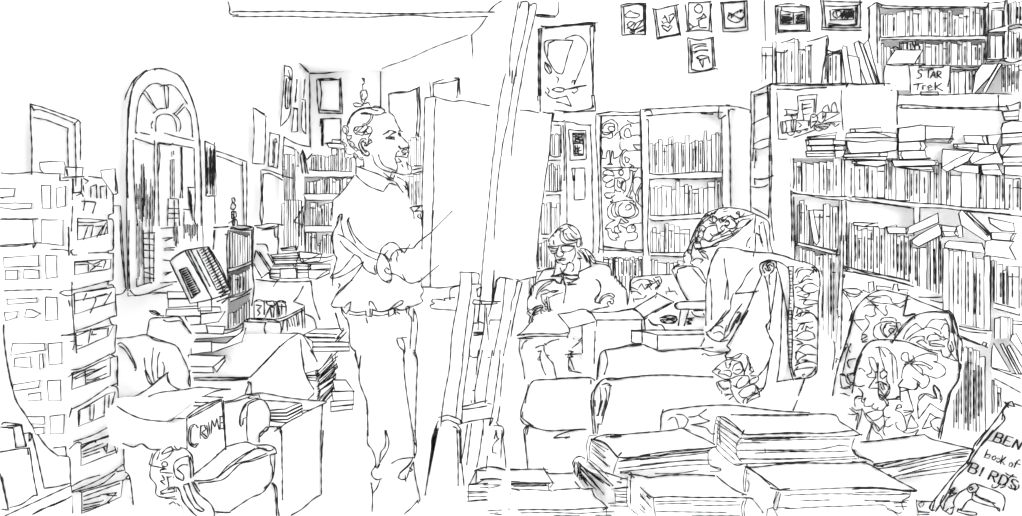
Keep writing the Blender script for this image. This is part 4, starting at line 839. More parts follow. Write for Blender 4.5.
row(FP(6.5), (613, 276, 641, 276), '680:20 710:18 740:30 775:30 795:45 815:30 830:25 850', 500, 255, 'spine low under the painted screen, behind the seated man', 'books under the painted screen', .1, .02, strokes=1, w=1.2)
# main central bookcase
MB = FP(6.5)
t = Thing('bookcase', 'white bookcase with full shelves in the centre of the back wall', 'bookcase')
b = t.part('back_panel'); b.slab(MB, '642,109 728,106 728,345 644,345', .03, -.2, '')
s = t.part('side_panel'); s.slab(MB, '641,110 650,110 650,345 645,345 643,200', .3, 0, '').draw('65,90 62,100 70,250 72,516;110,150 115,400 118,470;85,100 100,92 125,95 135,120 95,125;95,150 110,145', 630, 95, w=1.2).draw('75,0 78,400 80,516;118,50 112,200 105,400 115,516', 630, 170, w=1.2)
s = t.part('side_panel'); s.slab(MB, '722,108 730,107 731,345 723,345', .3, 0, '').draw('550,140 552,300 555,465;535,70 530,130 545,140 575,120;590,85 600,250 602,516;595,100 605,85 630,88', 630, 95, w=1.2).draw('555,0 552,180 560,220;600,0 605,230', 630, 170, w=1.2)
s = t.part('top_board'); s.slab(MB, '641,109 729,105.5 729,112 650,116 641,114', .3, .01, '').draw('70,85 200,80 340,72 450,65 590,65;110,125 200,115 340,105 430,105 560,103;425,112 500,115;575,58 600,62', 630, 95, w=1.3)
e = t.part('end_panel', label='blank right end of the central bookcase'); e.slab(UP(731, 6.45, 753, 6.1), '731,107 751,110 752,345 731,345', .2, -.02, '').draw('590,65 650,72 720,90 722,110', 630, 95, w=1.2)
for q, oy, st in (('110,468 560,462 560,495 110,500', 95, '115,470 180,478 300,470 430,460 555,463;115,510 190,500 400,505 555,495;270,510 300,510'), ('118,270 470,262 470,292 118,300', 170, '120,270 200,275 330,268 420,258 480,240;115,290 150,305 260,298 400,292 430,290'), ('180,75 395,72 395,92 180,95', 240, '185,75 300,76 395,73;185,95 260,95 370,102 395,90')):
    ox = 630 if oy != 240 else 620
    s = t.part('shelf'); s.slab(MB, px(q, ox, oy)[0], .27, .0, '').draw(st, ox, oy, w=1.4)
t.end()
row(MB, (650, 173, 722, 172), '118:290 135:300 150:285 170:265 195:300 220:300 230:250 260:290 270:285 290:285 310:290 330:240 355:290 370:280 390:268 410:275 435:285 445:215 460:270 488:235 515:225 530:240 540:230 558', 630, 95, 'upright book on the top shelf of the central bookcase', 'top shelf of the central bookcase', .16, -.02, strokes=.45)
row(MB, (650, 215, 722, 213), '120:105 145:100 165:105 190:95 250:115 275:70 298:100 325:88 350:95 370:115 410:108 440:108 465:70 510:55 520:70 540:65 555', 630, 170, 'upright book on the second shelf of the central bookcase', 'second shelf of the central bookcase', .16, -.02, strokes=.45)
row(MB, (650, 252, 692, 252), '120:370 135:345 158:380 180:370 205:320 230:330 265:335 298:355 360', 630, 170, 'upright book on the third shelf of the central bookcase', 'third shelf of the central bookcase', .16, -.02, strokes=.8)
row(MB, (649, 276, 683, 276), '175:120 190:115 205:120 225:135 280:135 295:140 320:135 345:125 380', 620, 240, 'upright book low in the central bookcase above the small cushions', 'lowest shelf of the central bookcase', .16, -.02, strokes=.3)

# ---------------------------------------------------------------- seated man writing
SY = 5.2
t = Thing('person', 'man with glasses in a jumper sitting and writing on a board in his lap', 'person')
b = t.part('body')
b.blob('549,240 552,233 560,226 570,224 578,229 582,240 581,250 578,262 573,270 566,276 560,275 555,270 552,262 550,256 548,250', SY, .10, 1.5)
b.blob('556,262 577,255 590,262 588,280 560,285', SY+.02, .08, 2.2)
b.blob('535,285 560,272 600,268 618,290 620,315 560,320 535,315', SY+.05, .10, 4)
b.blob('537,312 541,304 547,302 553,304 557,312 556,318 549,321 541,322 537,318', SY-.28, .03, 1.3)
for f in ('541,318 543,312 548,310 550,313 546,319 543,321', '546,321 549,315 552,312 556,314 553,320 549,323', '543,306 546,299 549,297 550,303 547,309', '549,306 550,300 553,298 554,304 552,309', '553,312 556,308 558,311 557,317 554,319'):
    b.blob(f, SY-.30, .016, .8)
b.blob('604,305 607,299 612,297 615,300 613,304 610,307 606,308', SY-.2, .03, 1.0)
b.blob('549,254 552,256 554,260 551,262 549,259', SY-.09, .02, .7)
b.remesh(.012)
b.draw('70,240 110,245 155,240 180,232 240,235 300,240;70,240 85,275 120,285 150,270 160,245;75,250 110,260 150,262;90,280 100,305 140,300;180,240 185,270 205,290 240,290 280,270 298,240;185,245 240,240 295,250;175,285 200,300;155,270 140,300 145,325 175,335 200,320 205,300;150,360 180,350 215,345 220,360 190,365 160,368 200,345;185,385 195,400 230,395 260,375;130,360 155,385 180,385;320,190 315,230 325,250 345,240 350,200 340,170;320,185 335,175;300,255 305,310 290,350 275,375;120,305 135,350 145,375', 540, 218, 8.6, w=.95)
b.draw('250,385 280,390 292,420 285,450 270,462;240,380 225,430 210,455;130,390 130,430 120,480 90,503;200,470 230,490 280,495 330,490;210,440 195,475 185,510;340,350 350,400 340,460 330,490 335,515;90,503 150,495 200,475;130,380 135,400 125,420', 540, 218, 8.6, w=.95)
b.draw('150,230 200,220 260,195 320,192 260,210 200,185 150,205;215,265 290,230 355,212;150,235 160,290 185,330;190,275 180,300 220,290 205,245 200,280;215,270 230,330 245,375 270,380 300,400 300,430 285,465 260,455;225,290 215,340 235,390 255,440;165,330 160,370 200,400 235,430 250,450 210,465 170,490;150,370 155,410 200,430 240,425;185,340 210,350 200,380 185,360;190,300 215,320;170,310 190,320 185,345;265,390 280,400', 525, 270, 9.38, w=.95)
b.draw('660,88 695,105 712,150 700,220 670,270 655,300 690,315;690,305 720,250 760,228 810,218 842,245 830,262 790,240 740,260 700,305;800,270 825,275 832,300 820,320 800,310 805,290;770,320 775,300 800,295;775,320 790,345', 525, 270, 9.38, w=1.0)
h = t.part('hair')
h.blob('549,242 550,236 553,231 560,226 568,223 576,226 581,232 583,240 582,248 579,252 577,246 576,240 570,237 562,236 556,238', SY, .11, 1.4)
h.draw('75,210 80,180 110,145 140,105 180,70 230,50 280,65 320,95 345,140 355,175 362,210 360,245;80,215 85,235;115,190 120,230;130,130 160,100 200,85;180,105 172,150 180,190 215,220 260,222 310,210;185,120 215,100 240,90;200,110 205,160 240,195 300,195;220,130 250,180 300,190;260,130 280,160 320,190;240,70 280,110 320,145;230,52 270,70;110,150 125,160;175,85 165,110;290,200 320,180', 540, 218, 8.6, w=1.0)
s = t.part('jumper')
s.blob('533,294 537,282 544,272 550,268 556,268 563,274 580,274 590,266 597,261 606,264 611,270 613,277 619,284 625,290 628,298 627,306 616,311 596,313 585,314 560,314 545,312 532,320 528,306 529,298', SY+.02, .17, 3)
s.remesh(.016)
s.draw('530,0 550,40 570,50 640,60 665,85 668,125;540,0 560,30 600,40 655,50;570,40 580,55;690,40 690,100 700,145 740,190 760,220 765,300 775,240 778,160;670,50 690,40 705,35;620,25 680,30;690,10 690,50;710,150 760,210;575,145 595,165 605,205 595,230 570,260 575,285 605,290;525,345 560,330 600,320 650,310', 500, 255, w=1.3)
s.draw('220,100 250,95 290,80 325,78;225,150 250,105 270,90 330,80;180,240 190,200 240,155 320,145 335,150;185,245 185,210;215,265 230,210 280,165 335,150;165,330 165,270 180,240;170,330 160,350 185,370 170,405 200,415;185,330 215,310 250,300;200,345 220,320 260,315;190,400 195,370 230,350;220,330 195,360;330,130 370,125;330,30 335,60;310,130 370,110;360,75 370,100 380,110 420,120 470,125 475,95;395,135 430,145 465,140;380,110 385,170 395,190 390,240 380,290;405,180 460,175;400,165 440,162;480,100 490,95 550,65;510,0 545,60;330,150 360,170 380,140;475,95 470,130 480,140', 500, 255, w=1.1)
s.draw('345,265 385,265 430,290 465,340 480,375;350,275 380,310 410,380;320,290 350,330 355,350 320,345;330,275 375,320 405,385;385,270 415,330 440,405;400,270 440,310 460,345;440,410 350,455', 540, 218, 8.6, w=1.0)
s.draw('240,62 300,60 345,55;275,5 265,40 240,62;60,240 45,220 55,170 110,120 180,95 265,85;110,275 105,250 150,185 210,140 240,125 270,85;280,90 300,120 340,130 345,80;350,65 370,110 385,160 375,230 365,310;365,30 370,50 420,52 490,40;375,70 430,90 500,75;400,130 440,135 485,130 400,130 460,100 500,85;110,10 110,60 60,75;70,380 100,350 150,330;60,430 90,380 150,345;70,480 80,420 150,370;25,360 50,370 30,390 55,410', 525, 270, 9.38, w=.9)
p = t.part('trousers')
p.blob('521,337 545,334 568,337 578,345 582,356 584,372 577,374 570,371 566,362 560,352 556,360 556,378 545,382 530,382 524,378 522,366 519,350', SY-.2, .12, 2.5)
p.draw('115,50 150,50 185,50;120,55 115,120 130,180 140,230 148,295;130,115 140,80 165,60;210,108 240,95 265,92;265,90 265,120 280,155 300,180 320,205 330,250 340,295;275,85 310,65 355,55;280,90 265,80;280,150 298,153;225,130 250,125 240,150 245,190 260,240 275,270;230,165 225,180 245,180 235,160', 500, 330, w=1.3)
p.draw('390,148 440,145 500,145 530,165 545,192;410,125 440,130 415,145 440,160 405,165 415,140;415,165 410,210 415,245 490,258;420,170 445,238;410,215 430,245', 500, 330, w=1.5)
t.end()
t, p = one('drawing_board', 'sheet of paper on a board in the lap of the seated writer', 'board')
p.slab(FP(SY-.42), '517,336 529,325 537,317 545,312 556,310 560,313 570,328 568,336 565,338 530,338', .02, 0, '')
p.draw('345,355 415,440 405,485 400,490;100,485 150,475 250,472 350,475 410,465;110,500 180,490 280,488 400,488;100,485 140,455 180,410 200,400;120,480 150,478;410,490 400,500;105,500 200,500', 500, 255, w=1.3); t.end()
t, p = one('pen', 'pen upright in the hand of the seated writer', 'pen'); p.slab(FP(SY-.48), '546.5,297 548.5,297 550,312 548.5,312', .01, 0, 'f', 1.2); t.end()
# cartons beside him
t = Thing('carton', 'tall open carton with both flaps up beside the seated writer', 'box')
CY = SY-.5
p = t.part('box_body'); p.slab(FP(CY), '583,311 632,309 640,314 643,320 643,372 582,372 582,325 570,328 560,315', .3, 0, '')
p.draw('345,355 420,345 490,325 540,340 575,390;415,440 490,422 570,400;540,340 600,345 700,340 790,325;580,390 700,390 850,388 870,385;580,390 580,430;570,455 570,516;492,425 492,490 470,516;790,325 835,345 865,385 870,450;850,390 850,450;520,335 545,350', 500, 255, w=1.4)
p.draw('492,0 495,140;492,60 430,110;568,60 565,205;440,50 445,55;488,75 492,78', 500, 330, w=1.2)
f = t.part('box_flap'); f.slab(FP(CY-.03), '632,309 645,300 657,293 672,302 660,310 645,319 640,313', .02, 0, ''); f.draw('75,415 150,370 200,340 225,320;215,315 270,345 325,372;325,372 230,425 150,475;145,465 220,420 310,375;0,425 75,412 110,430 150,480;210,350 220,335', 620, 240, w=1.5)
t.end()
t, p = one('carton', 'low closed carton on the sofa back right of the tall open carton', 'box')
p.slab(FP(3.9), '631,331 660,329 700,329 706,334 700,348 659,351 648,346 631,342', .3, 0, '')
p.draw('65,125 150,132 225,150 225,242;225,150 330,150 515,145;65,122 230,120 400,122 490,120 520,135;70,125 68,190;145,50 152,120;65,190 110,205 150,210 225,242;225,242 330,235 480,228;130,60 135,240;480,228 515,160;150,215 165,225', 620, 310, w=1.6); t.end()
# ---------------------------------------------------------------- armchairs and sofas
t = Thing('armchair', 'flower-patterned armchair half hidden behind the sheet-draped chair', 'armchair')
p = t.part('backrest', label='floral upholstered back'); CY = 4.1
p.blob('686,256 688,246 693,236 698,224 705,215 714,209 724,207 736,207 748,211 762,219 769,225 772,240 772,262 740,268 715,266 700,262', CY, .13, 2.6)
p.draw('370,410 385,370 420,310 460,260 530,232 580,225 640,230 690,240 760,268 820,300 838,340 840,430 860,500;345,490 360,440 400,350 450,290 520,250;365,510 380,440 420,430;755,270 745,380;755,380 750,500 745,516;780,320 800,310 820,400 830,490;775,330 785,420 800,460;755,375 785,400 795,440;700,460 705,430 725,400;715,460 718,468', 630, 170, w=1.2)
p.draw('400,350 415,330 440,320 430,290 470,265;470,290 500,280 525,300 500,320 475,300;530,290 560,300 545,320 530,290;560,310 590,280 620,290 640,330 620,350 590,350 565,330;570,315 590,300 600,320 580,335;600,270 630,290 680,280 740,265;640,255 655,245 660,270 640,260;630,355 690,335 740,290;560,330 540,350 560,370 530,380 520,330;440,370 470,340 520,330;430,400 470,430 500,400 480,380;530,380 500,390;480,460 530,430 600,400 650,360;550,390 600,360 620,390 550,420;405,420 380,440 390,470 430,470 420,430;400,360 390,400 410,420;350,500 340,480 370,480;410,480 450,470 530,450;560,280 540,290 560,310;420,345 405,400;590,225 560,240', 630, 170, w=1.0)
p.draw('390,140 380,100 400,60 440,0;400,60 430,100 420,140 440,150;450,60 480,50 530,40;430,130 460,110 500,120 480,140;490,70 520,90 530,120;470,60 500,100 520,110', 620, 240, w=1.0)
p.draw('330,110 365,120 380,150 350,190 330,150 335,110;300,190 370,190 385,260 390,280 440,265 460,240;310,290 340,320 420,290 420,325 500,300;220,350 300,365 340,330;230,345 240,300 225,260;180,270 190,220 230,210 270,240 240,290;180,270 200,280 225,240;150,370 180,320 220,340 200,390 160,390;130,360 200,310;300,380 420,330 500,300 540,290;430,180 430,140 470,110 520,120;440,150 470,150 510,190 490,215 455,200;460,180 480,165 500,180;520,140 560,170 590,190 580,230 500,240;580,240 540,270 500,265;540,270 560,290 510,320;600,180 640,150 720,140;590,200 600,160;570,80 590,65 605,80 585,95 570,80;600,90 610,120 580,145 540,140;610,120 650,100 655,75;440,70 490,60;360,90 320,80 300,130 240,180;390,45 340,80;230,130 300,100;160,460 220,435 290,430 400,380 500,350 600,270 720,150;280,430 370,420 400,390;200,490 230,465 270,480;90,440 120,340 170,230 240,160;110,500 140,400 180,330', 680, 205, 10.22, w=.9)
l = t.part('armrest'); l.blob('672,273 674,268 684,266 697,268 703,275 707,284 708,300 690,301 686,298 680,286 676,280', CY-.1, .08, 1.8)
l.draw('310,180 330,160 390,155 460,162 490,190 515,240;345,200 350,175 400,160;335,200 350,260 375,310 410,362;310,180 335,230 400,360;435,170 480,220 510,260;320,175 340,150 360,145', 620, 240, w=1.4)
a = t.part('armrest', label='rolled wooden arm end'); a.blob('676,303 680,301 700,300 708,301 708,310 690,310 680,310 676,308', CY-.2, .05, 1.2); a.draw('515,365 440,368 370,370 335,380 325,395 345,415 400,415 520,420;345,375 330,395 350,420', 620, 240, w=1.6)
l = t.part('leg'); l.slab(FP(CY-.18), '680,309 688,309 685,330 678,330', .05, 0, ''); l.draw('365,415 350,516;415,415 385,516', 620, 240, w=1.5)
l.draw('430,430 450,455 500,462 535,458;440,425 500,425', 620, 240, w=1.3)
s = t.part('seat'); s.blob('648,318 660,312 680,312 705,314 706,329 680,331 650,331', CY-.1, .1, 2)
s.draw('170,475 190,505 230,516;235,470 290,450 340,460 330,490 270,500 240,480;250,465 300,470 330,480;260,490 330,470;400,470 440,480 400,490 430,500', 620, 240, w=1.1).draw('175,60 200,85 250,90 275,130;260,45 310,35 345,55 320,80 270,75 255,55;280,50 330,70;240,60 330,50;265,70 320,45;405,50 445,45 410,60;400,75 430,85 400,85;500,20 515,60 505,145', 620, 310, w=1.1)
t.end()
t, p = one('cushion', 'small flowery cushion behind the flap of the tall carton', 'cushion')
p.blob('631,286 633,279 640,277 655,275 668,275 673,278 676,290 674,300 656,292 640,302 632,296', 4.6, .08, 1.8)
p.draw('65,250 75,230 110,220 200,210 310,205 320,200;65,250 65,300 70,325;75,260 110,240 150,235 200,250;110,290 130,260 150,300 170,270 190,300;65,310 100,310 130,330;150,270 200,260 230,240 240,270 210,290;80,350 85,375;90,355 140,350 160,330;210,225 240,220 250,250 230,280;220,300 240,270;290,280 300,310 330,305 345,330;280,325 275,310 300,310;200,230 230,270 210,300;170,240 190,270 160,290;60,280 110,300', 620, 240, w=1.1); t.end()
# chair with the sheet
t = Thing('armchair', 'large wing chair draped with a plain sheet and flowered side valance', 'armchair')
DY = 3.3
b = t.part('backrest', label='plain sheet over the chair back')
b.blob('706,345 705,320 707,290 709,275 713,262 717,250 722,247 735,247 748,250 775,254 790,258 805,266 815,268 819,273 819,290 815,340 812,372 790,378 745,380 725,372 716,352', DY, .2, 4)
b.draw('515,516 515,400 515,300 530,190 560,100 590,50 640,45 700,50 760,68 850,75 930,80 1020,105;540,230 550,350 548,480;590,60 550,120 530,210;625,110 635,200 645,245 650,320 648,360;645,240 635,300 628,360;800,165 760,210 730,270 690,320 820,312;690,325 835,305;680,320 665,370 660,420 600,480 565,516;735,380 690,440 650,516;700,440 715,430 720,450 690,500 680,510;805,70 800,100', 620, 240, w=1.2)
b.draw('620,60 520,135;640,0 580,80 540,130;515,145 560,180 600,190 650,180;515,130 545,170 590,190;545,130 560,100 600,95 620,110;560,140 600,130 620,150;640,90 620,180;700,60 650,150 600,185;660,80 640,130;720,20 680,80 660,130;690,60 700,80 720,40 725,15;490,230 560,225;480,230 550,250 640,252 660,240;490,270 510,262 540,275 600,265 650,255;655,0 610,60', 620, 310, w=1.1)
b.draw('0,88 60,98 150,105 210,112 270,128 330,150 400,165 450,190 460,220;125,170 170,155 230,160 280,190 300,220', 740, 235, w=1.3)
a = t.part('armrest', label='scrolled arm front'); a.blob('759,270 761,263 767,260 774,261 777,266 776,273 772,277 765,276 760,274', DY-.25, .06, 1.2)
a.draw('130,240 118,200 125,170 160,152 200,152 220,170 215,200;150,230 135,200 150,170 190,155;155,185 170,165 200,170 205,200 190,225 180,230;165,190 180,175 195,190;175,190 185,210 165,215 150,200;160,180 175,220', 740, 235, w=1.7)
d = t.part('drape', label='plain cloth falling from the chair arm')
d.blob('762,275 768,274 774,271 778,285 783,310 787,330 788,345 786,370 780,382 778,398 770,396 765,392 757,398 745,388 735,378 729,366 727,358 729,350 740,328 750,305 757,288', DY-.22, .06, 2.5)
d.draw('130,240 90,330 50,430 0,516;150,250 170,330 178,430 185,510 182,516;178,235 175,260 180,300;220,220 215,290 195,430 185,480;220,190 240,260 265,370 280,450 290,516;240,250 255,350 250,450 250,516;145,245 165,290', 740, 235, w=1.5)
d.draw('180,0 185,50 160,100 175,150 200,200 190,240 180,290 150,350 115,390;185,60 175,120;175,160 198,195;180,285 165,370 150,450 125,490;0,90 30,40 50,0;250,0 245,200 235,350 220,435;220,430 320,415 370,405;160,80 155,105', 740, 310, w=1.5)
d.draw('770,0 720,80 670,170 640,215 665,240 635,270 640,300', 620, 310, w=1.8)
v = t.part('side_valance', label='flowered fabric panel on the chair side')
v.slab(FP(DY-.23), '789,264 800,268 815,268 819,275 819,300 817,350 818,372 810,380 793,381 790,350 788,300', .1, 0, '')
v.draw('290,185 300,300 295,420 290,516;320,185 318,300 325,420 310,516;430,190 460,200 475,230 480,300 470,400 470,516;440,200 430,190;440,230 445,200 460,225', 740, 235, w=1.4)
v.draw('290,0 285,100 290,250 300,350 320,425;310,0 315,200 310,330 325,400;470,0 468,150 465,300 460,370 430,400 390,410 330,415;380,400 375,390 390,385;390,415 350,516;455,340 450,375', 740, 310, w=1.5)
for i in range(15):
    y = 190+i*22; v.draw([[(740+(292+R.uniform(0, 5))/6, 235+y/6), (740+(310+R.uniform(0, 8))/6, 235+(y+R.uniform(-5, 8))/6)]], w=.8)
for i in range(15):
    y = 5+i*24; v.draw([[(740+(288+R.uniform(0, 5))/6, 310+y/6), (740+(308+R.uniform(0, 8))/6, 310+(y+R.uniform(-6, 9))/6)]], w=.8)
v.draw('330,230 350,200 380,195;340,260 355,215 400,205 440,215 420,240;350,280 370,285 400,265 440,270;380,260 400,245 420,250;320,300 360,290 380,260;370,330 390,300 430,290 470,310;370,330 400,345 440,345 468,330;330,320 350,310 380,330 340,345;340,360 400,375 420,350 380,360;380,410 400,390 460,395 470,410 400,420 380,410;350,390 400,385;330,430 380,440 440,425;340,470 350,440 375,450 360,490 335,480;370,490 400,470 440,475 465,516;390,450 420,455 390,470', 740, 235, w=1.0)
v.draw('330,40 370,15 420,15 455,40 470,60;345,80 400,75 440,70;340,130 360,90 390,80 370,120;390,130 400,95 420,110 440,100;330,165 360,140 400,125 440,140 450,170 400,182 340,170;320,180 350,185 380,200 340,210;350,240 380,212 420,210 460,235;330,260 345,245 400,270 360,290 340,320;400,265 460,270;385,310 410,300 370,300;330,335 360,320 420,310 465,325;330,360 380,350 440,345;335,400 325,370 350,340;400,400 430,380 450,350;345,245 335,290 360,320;320,50 345,60;315,120 340,125', 740, 310, w=1.0)
l = t.part('leg'); l.slab(FP(DY-.1), '796,380 805,380 800,412 790,412', .05, 0, ''); l.draw('385,415 370,460 350,516', 740, 310, w=1.3).draw('345,0 320,60 305,85;548,0 535,90', 740, 400, w=1.4)
l = t.part('leg'); l.slab(FP(DY+.1), '805,380 830,378 829,415 803,415', .05, 0, '')
t.end()
t, p = one('cushion', 'ruffled rosette cushion at the foot of the falling cloth', 'cushion')
p.blob('713,372 720,366 728,360 736,356 743,355 750,360 754,372 758,378 760,388 757,396 750,402 744,406 740,412 737,416 732,411 726,405 722,398 719,391 716,384', DY-.4, .06, 2)
p.draw('15,160 60,115 110,80 150,70 190,80 230,90 245,130 255,180 240,190;15,160 60,190 110,215 160,210;15,155 50,140 80,150 60,170;115,90 120,130 140,135 155,100;160,80 140,110;165,150 180,110 220,90 240,130 235,160 200,180 170,165;185,150 225,140;100,155 140,150 160,170 150,200 110,180 60,175;125,70 110,40 140,10;110,50 160,55 200,35 240,25 280,50 290,90 300,150 320,160 290,180;145,60 200,60 235,30;290,90 300,110 290,150 310,120 325,160;270,50 280,90 260,150 250,180;160,210 210,190 280,190 290,220 260,260 210,285 195,260 210,225 240,200;300,190 350,190 360,215 330,245 290,250 300,220 340,200;45,240 90,225 140,220 160,240;45,240 60,280 75,300;60,240 90,280 140,280 110,295 80,275 60,245;100,235 140,225 155,260 150,290;170,260 200,280;85,300 90,340 120,400 160,450 205,500;105,325 160,328;120,380 160,350 170,340;120,380 140,405 200,400;160,385 180,380 165,395;155,290 175,340 210,385 250,405;210,320 250,280 310,255 340,260 330,310 280,345 235,350 210,320;250,405 245,380 265,350 280,360 270,395 250,405;280,370 310,340 350,320 370,340 350,350 300,370;340,260 365,290 380,280 400,290;345,275 360,310 330,320 310,310;370,340 365,310 400,270;205,500 220,450 250,410 300,370;380,160 350,200;110,340 150,325', 710, 350, 7.37, w=.95)
t.end()
# white sofas
def sofa(label, parts):
    t = Thing('sofa', label, 'sofa')
    for nm, q, Y, T_, sts in parts:
        p = t.part(nm); p.blob(q, Y, T_, None)
        for s_, ox, oy, w in sts: p.draw(s_, ox, oy, w=w)
    t.end(); return t
sofa('low white sofa at the back of the seating group, carrying the closed carton', [
 ('backrest', '597,382 597,372 598,360 603,351 612,348 630,345 642,343 652,347 660,351 685,349 710,348 722,352 726,365 724,379 700,381 650,382', 3.55, .15, [('580,300 585,230 595,165 620,125 700,110 780,95 850,85 890,100 930,115 960,128 1020,122;630,120 645,180 640,220 625,268;600,150 590,250 580,300;620,122 750,100 850,90', 500, 330, 1.7), ('0,225 65,205 130,200;225,245 330,240 480,230', 620, 310, 1.5)])])
sofa('large plain white sofa in the middle of the seating group', [
 ('backrest', '592,432 591,410 592,395 596,385 603,380 612,378 640,376 670,375 700,377 724,378 740,382 750,400 750,440 700,444 620,440', 3.0, .2, [('555,516 548,400 570,350 600,310 640,290 720,290 800,280 900,272 1020,270;640,295 680,300 750,285', 500, 330, 1.8), ('0,410 100,400 180,392 300,390 450,398 600,402;0,408 120,398;600,402 630,412', 620, 310, 1.8)]),
 ('armrest', '592,432 591,400 595,388 602,383 608,384 609,395 606,410 602,424 598,425 597,434', 2.85, .05, [('560,440 570,360 600,315;610,330 640,320 660,335 650,420 620,516;600,345 605,430 590,516;630,345 640,400 610,516;645,330 670,335', 500, 330, 1.5), ('662,0 668,60 680,205;680,0 685,100 695,200;725,0 710,80 700,95;760,0 745,80 730,145 710,145 705,205;690,0 690,40;735,0 720,60;710,140 705,165', 480, 400, 1.5)])])
sofa('small white armchair left of the large sofa', [
 ('backrest', '521,420 524,408 527,395 530,386 535,381 545,380 565,379 585,378 591,380 592,395 592,428 570,430 550,431 540,429 528,427', 3.05, .12, [('605,405 605,370 625,300 650,230 670,195 700,180 820,175 920,165 1020,165;650,205 630,320;615,370 612,400;600,410 620,440 650,455;605,400 640,430 680,458;650,450 700,470 780,485 880,480 990,475;990,475 920,480 830,510', 420, 350, 1.6), ('440,228 480,205 560,182 640,176;440,228 540,222 510,230;515,225 540,220', 480, 400, 1.4), ('335,290 440,288 530,285 560,295 570,305;545,300 545,325', 500, 330, 1.7)]),
 ('seat', '525,428 540,429 560,431 592,429 593,470 580,474 528,471 526,450', 2.95, .12, [('260,180 275,160 295,150;295,155 270,200 285,400 290,430;260,180 270,260 285,380;290,165 280,210;280,155 320,155', 480, 400, 1.5)])])
t, p = one('armchair', 'low flowered seat behind the foreground books', 'armchair')
p.blob('660,434 660,420 662,414 668,410 690,407 720,405 745,406 770,410 795,412 840,415 850,425 848,450 760,455 670,450', 2.5, .1, None)
p.draw('118,325 125,270 130,205 180,178 240,172 320,160 430,152 520,150 600,155 700,170 800,182 900,190 1020,195;140,175 130,210 122,300', 640, 380, w=1.7)
p.draw('165,245 190,225 215,230 235,290 270,280 290,240 260,210 215,205;290,222 340,215 400,175;350,210 380,230 420,245 370,260 305,268;305,268 370,280 400,290 425,322 450,322;235,292 290,300 330,330 400,360 450,385', 640, 380, w=1.1)
t.end()
# right floral chair
t = Thing('armchair', 'big rose-patterned armchair in front of the right-hand shelves', 'armchair')
FY = 2.75
b = t.part('backrest', label='rose-patterned outer back')
b.blob('832,400 838,372 845,345 850,325 857,308 866,297 878,291 890,290 905,293 920,299 935,307 950,313 954,320 957,340 960,355 957,378 948,400 944,420 941,440 880,445 832,440', FY, .14, 5)
b.draw('660,516 680,470 710,420 760,370 810,340 860,330 920,342 1020,365', 740, 235, w=1.6).draw('690,0 660,130 620,240 580,370 555,516;680,20 640,180 600,310;640,220 600,290', 740, 310, w=1.6)
b.draw('330,30 400,65 480,95 545,120 590,130 620,180 635,260 635,350 640,430 655,450 640,516;545,125 600,150 625,220;600,150 610,260 640,430;585,140 600,200 600,260;630,270 660,310 655,430;650,440 640,516;620,200 650,300;335,30 330,60 310,155 360,150 380,140', 852, 290, w=1.6)
b.draw('225,110 240,100 320,95 390,90 430,110 450,150 500,158 560,130 600,120;235,150 300,110 350,105;225,110 270,150 320,180;260,140 350,155 400,158 470,170 515,195 545,170;200,190 240,170 330,175;270,150 320,200 385,262 405,240 390,200 395,175;300,180 295,220 310,250 270,270 220,255 215,275 250,320 230,370 195,410 190,430;120,300 210,293;120,300 135,330 190,390;570,100 555,160 540,265 600,250 625,240 640,260 635,290;190,430 210,420 235,435 200,455 180,460 195,480 235,460;185,430 190,490 230,480', 840, 285, 8.52, w=.95)
b.draw('345,310 360,285 420,275 470,285 480,310;345,320 300,350 285,400 295,440 330,462;345,320 400,310 440,310 480,325 480,360 450,400 400,450 360,410 345,360 360,330;400,325 375,360 370,400 400,440;440,325 400,330 380,370;415,390 430,370 460,375 460,400 430,410 415,390;420,345 470,350;460,430 480,400 490,370 480,320 510,320 520,345', 840, 285, 8.52, w=.95)
b.draw('640,200 660,255;650,300 690,292;650,300 645,330 660,348;600,385 640,395 680,380;600,385 610,460 640,470 680,440;640,395 660,430 690,440;620,500 640,505;590,40 600,40', 740, 310, w=1.0)
c = t.part('inner_back', label='rose-patterned inner back'); c.blob('894,336 902,326 910,318 920,313 935,311 947,312 953,320 956,335 958,360 952,380 930,352 910,344', FY-.15, .06, 2.5)
c.draw('490,405 530,350 600,285 640,260 700,240 780,230 860,235 930,240;460,455 480,420;540,460 560,410 600,360 650,325 700,370 720,380;560,470 620,420 700,375 760,360 850,390 860,420;730,360 780,300 830,290 900,300;590,475 620,450 680,435 720,440 715,475;740,470 760,430 820,420 850,440;760,500 770,480;860,380 890,330 930,350 930,480;850,450 880,470 900,460 880,430;800,400 860,440 920,460;890,280 920,330 930,400;940,250 960,330 985,420', 840, 285, 8.52, w=.95)
c.draw('650,20 700,0 740,30;650,20 720,60 760,80 860,95;750,10 860,0;760,40 800,30 880,45 890,60 780,50 760,40;860,90 880,140 930,145 950,100 940,40;930,0 920,60 960,130 1000,180;880,140 990,180;950,10 970,80 940,110;860,80 865,110', 840, 340, 8.52, w=.95)
c.draw('240,320 280,260 330,200 390,150 470,130 550,128 590,140', 852, 290, w=1.4)
f = t.part('front_cushion', label='leaf-patterned cushion resting in the chair'); f.blob('852,440 853,415 857,385 861,363 867,350 876,343 887,340 900,341 917,345 930,350 938,354 950,365 957,375 950,390 946,410 942,438', FY-.3, .1, 4)
f.draw('10,516 30,430 70,350 110,310 150,300 200,298 250,300 330,312 400,340 460,365 515,382;20,470 60,380;230,305 240,320 245,300', 852, 290, w=2.0)
f.draw('45,0 20,80 5,170 0,200;640,0 645,60 640,120 600,180 580,250 560,330 540,430 530,475;655,30 630,130 580,210 555,330 525,430 520,470;645,20 655,50', 852, 360, w=1.7)
f.draw('-5,320 -30,380 -60,516;5,120 -20,190', 852, 290, w=1.4)
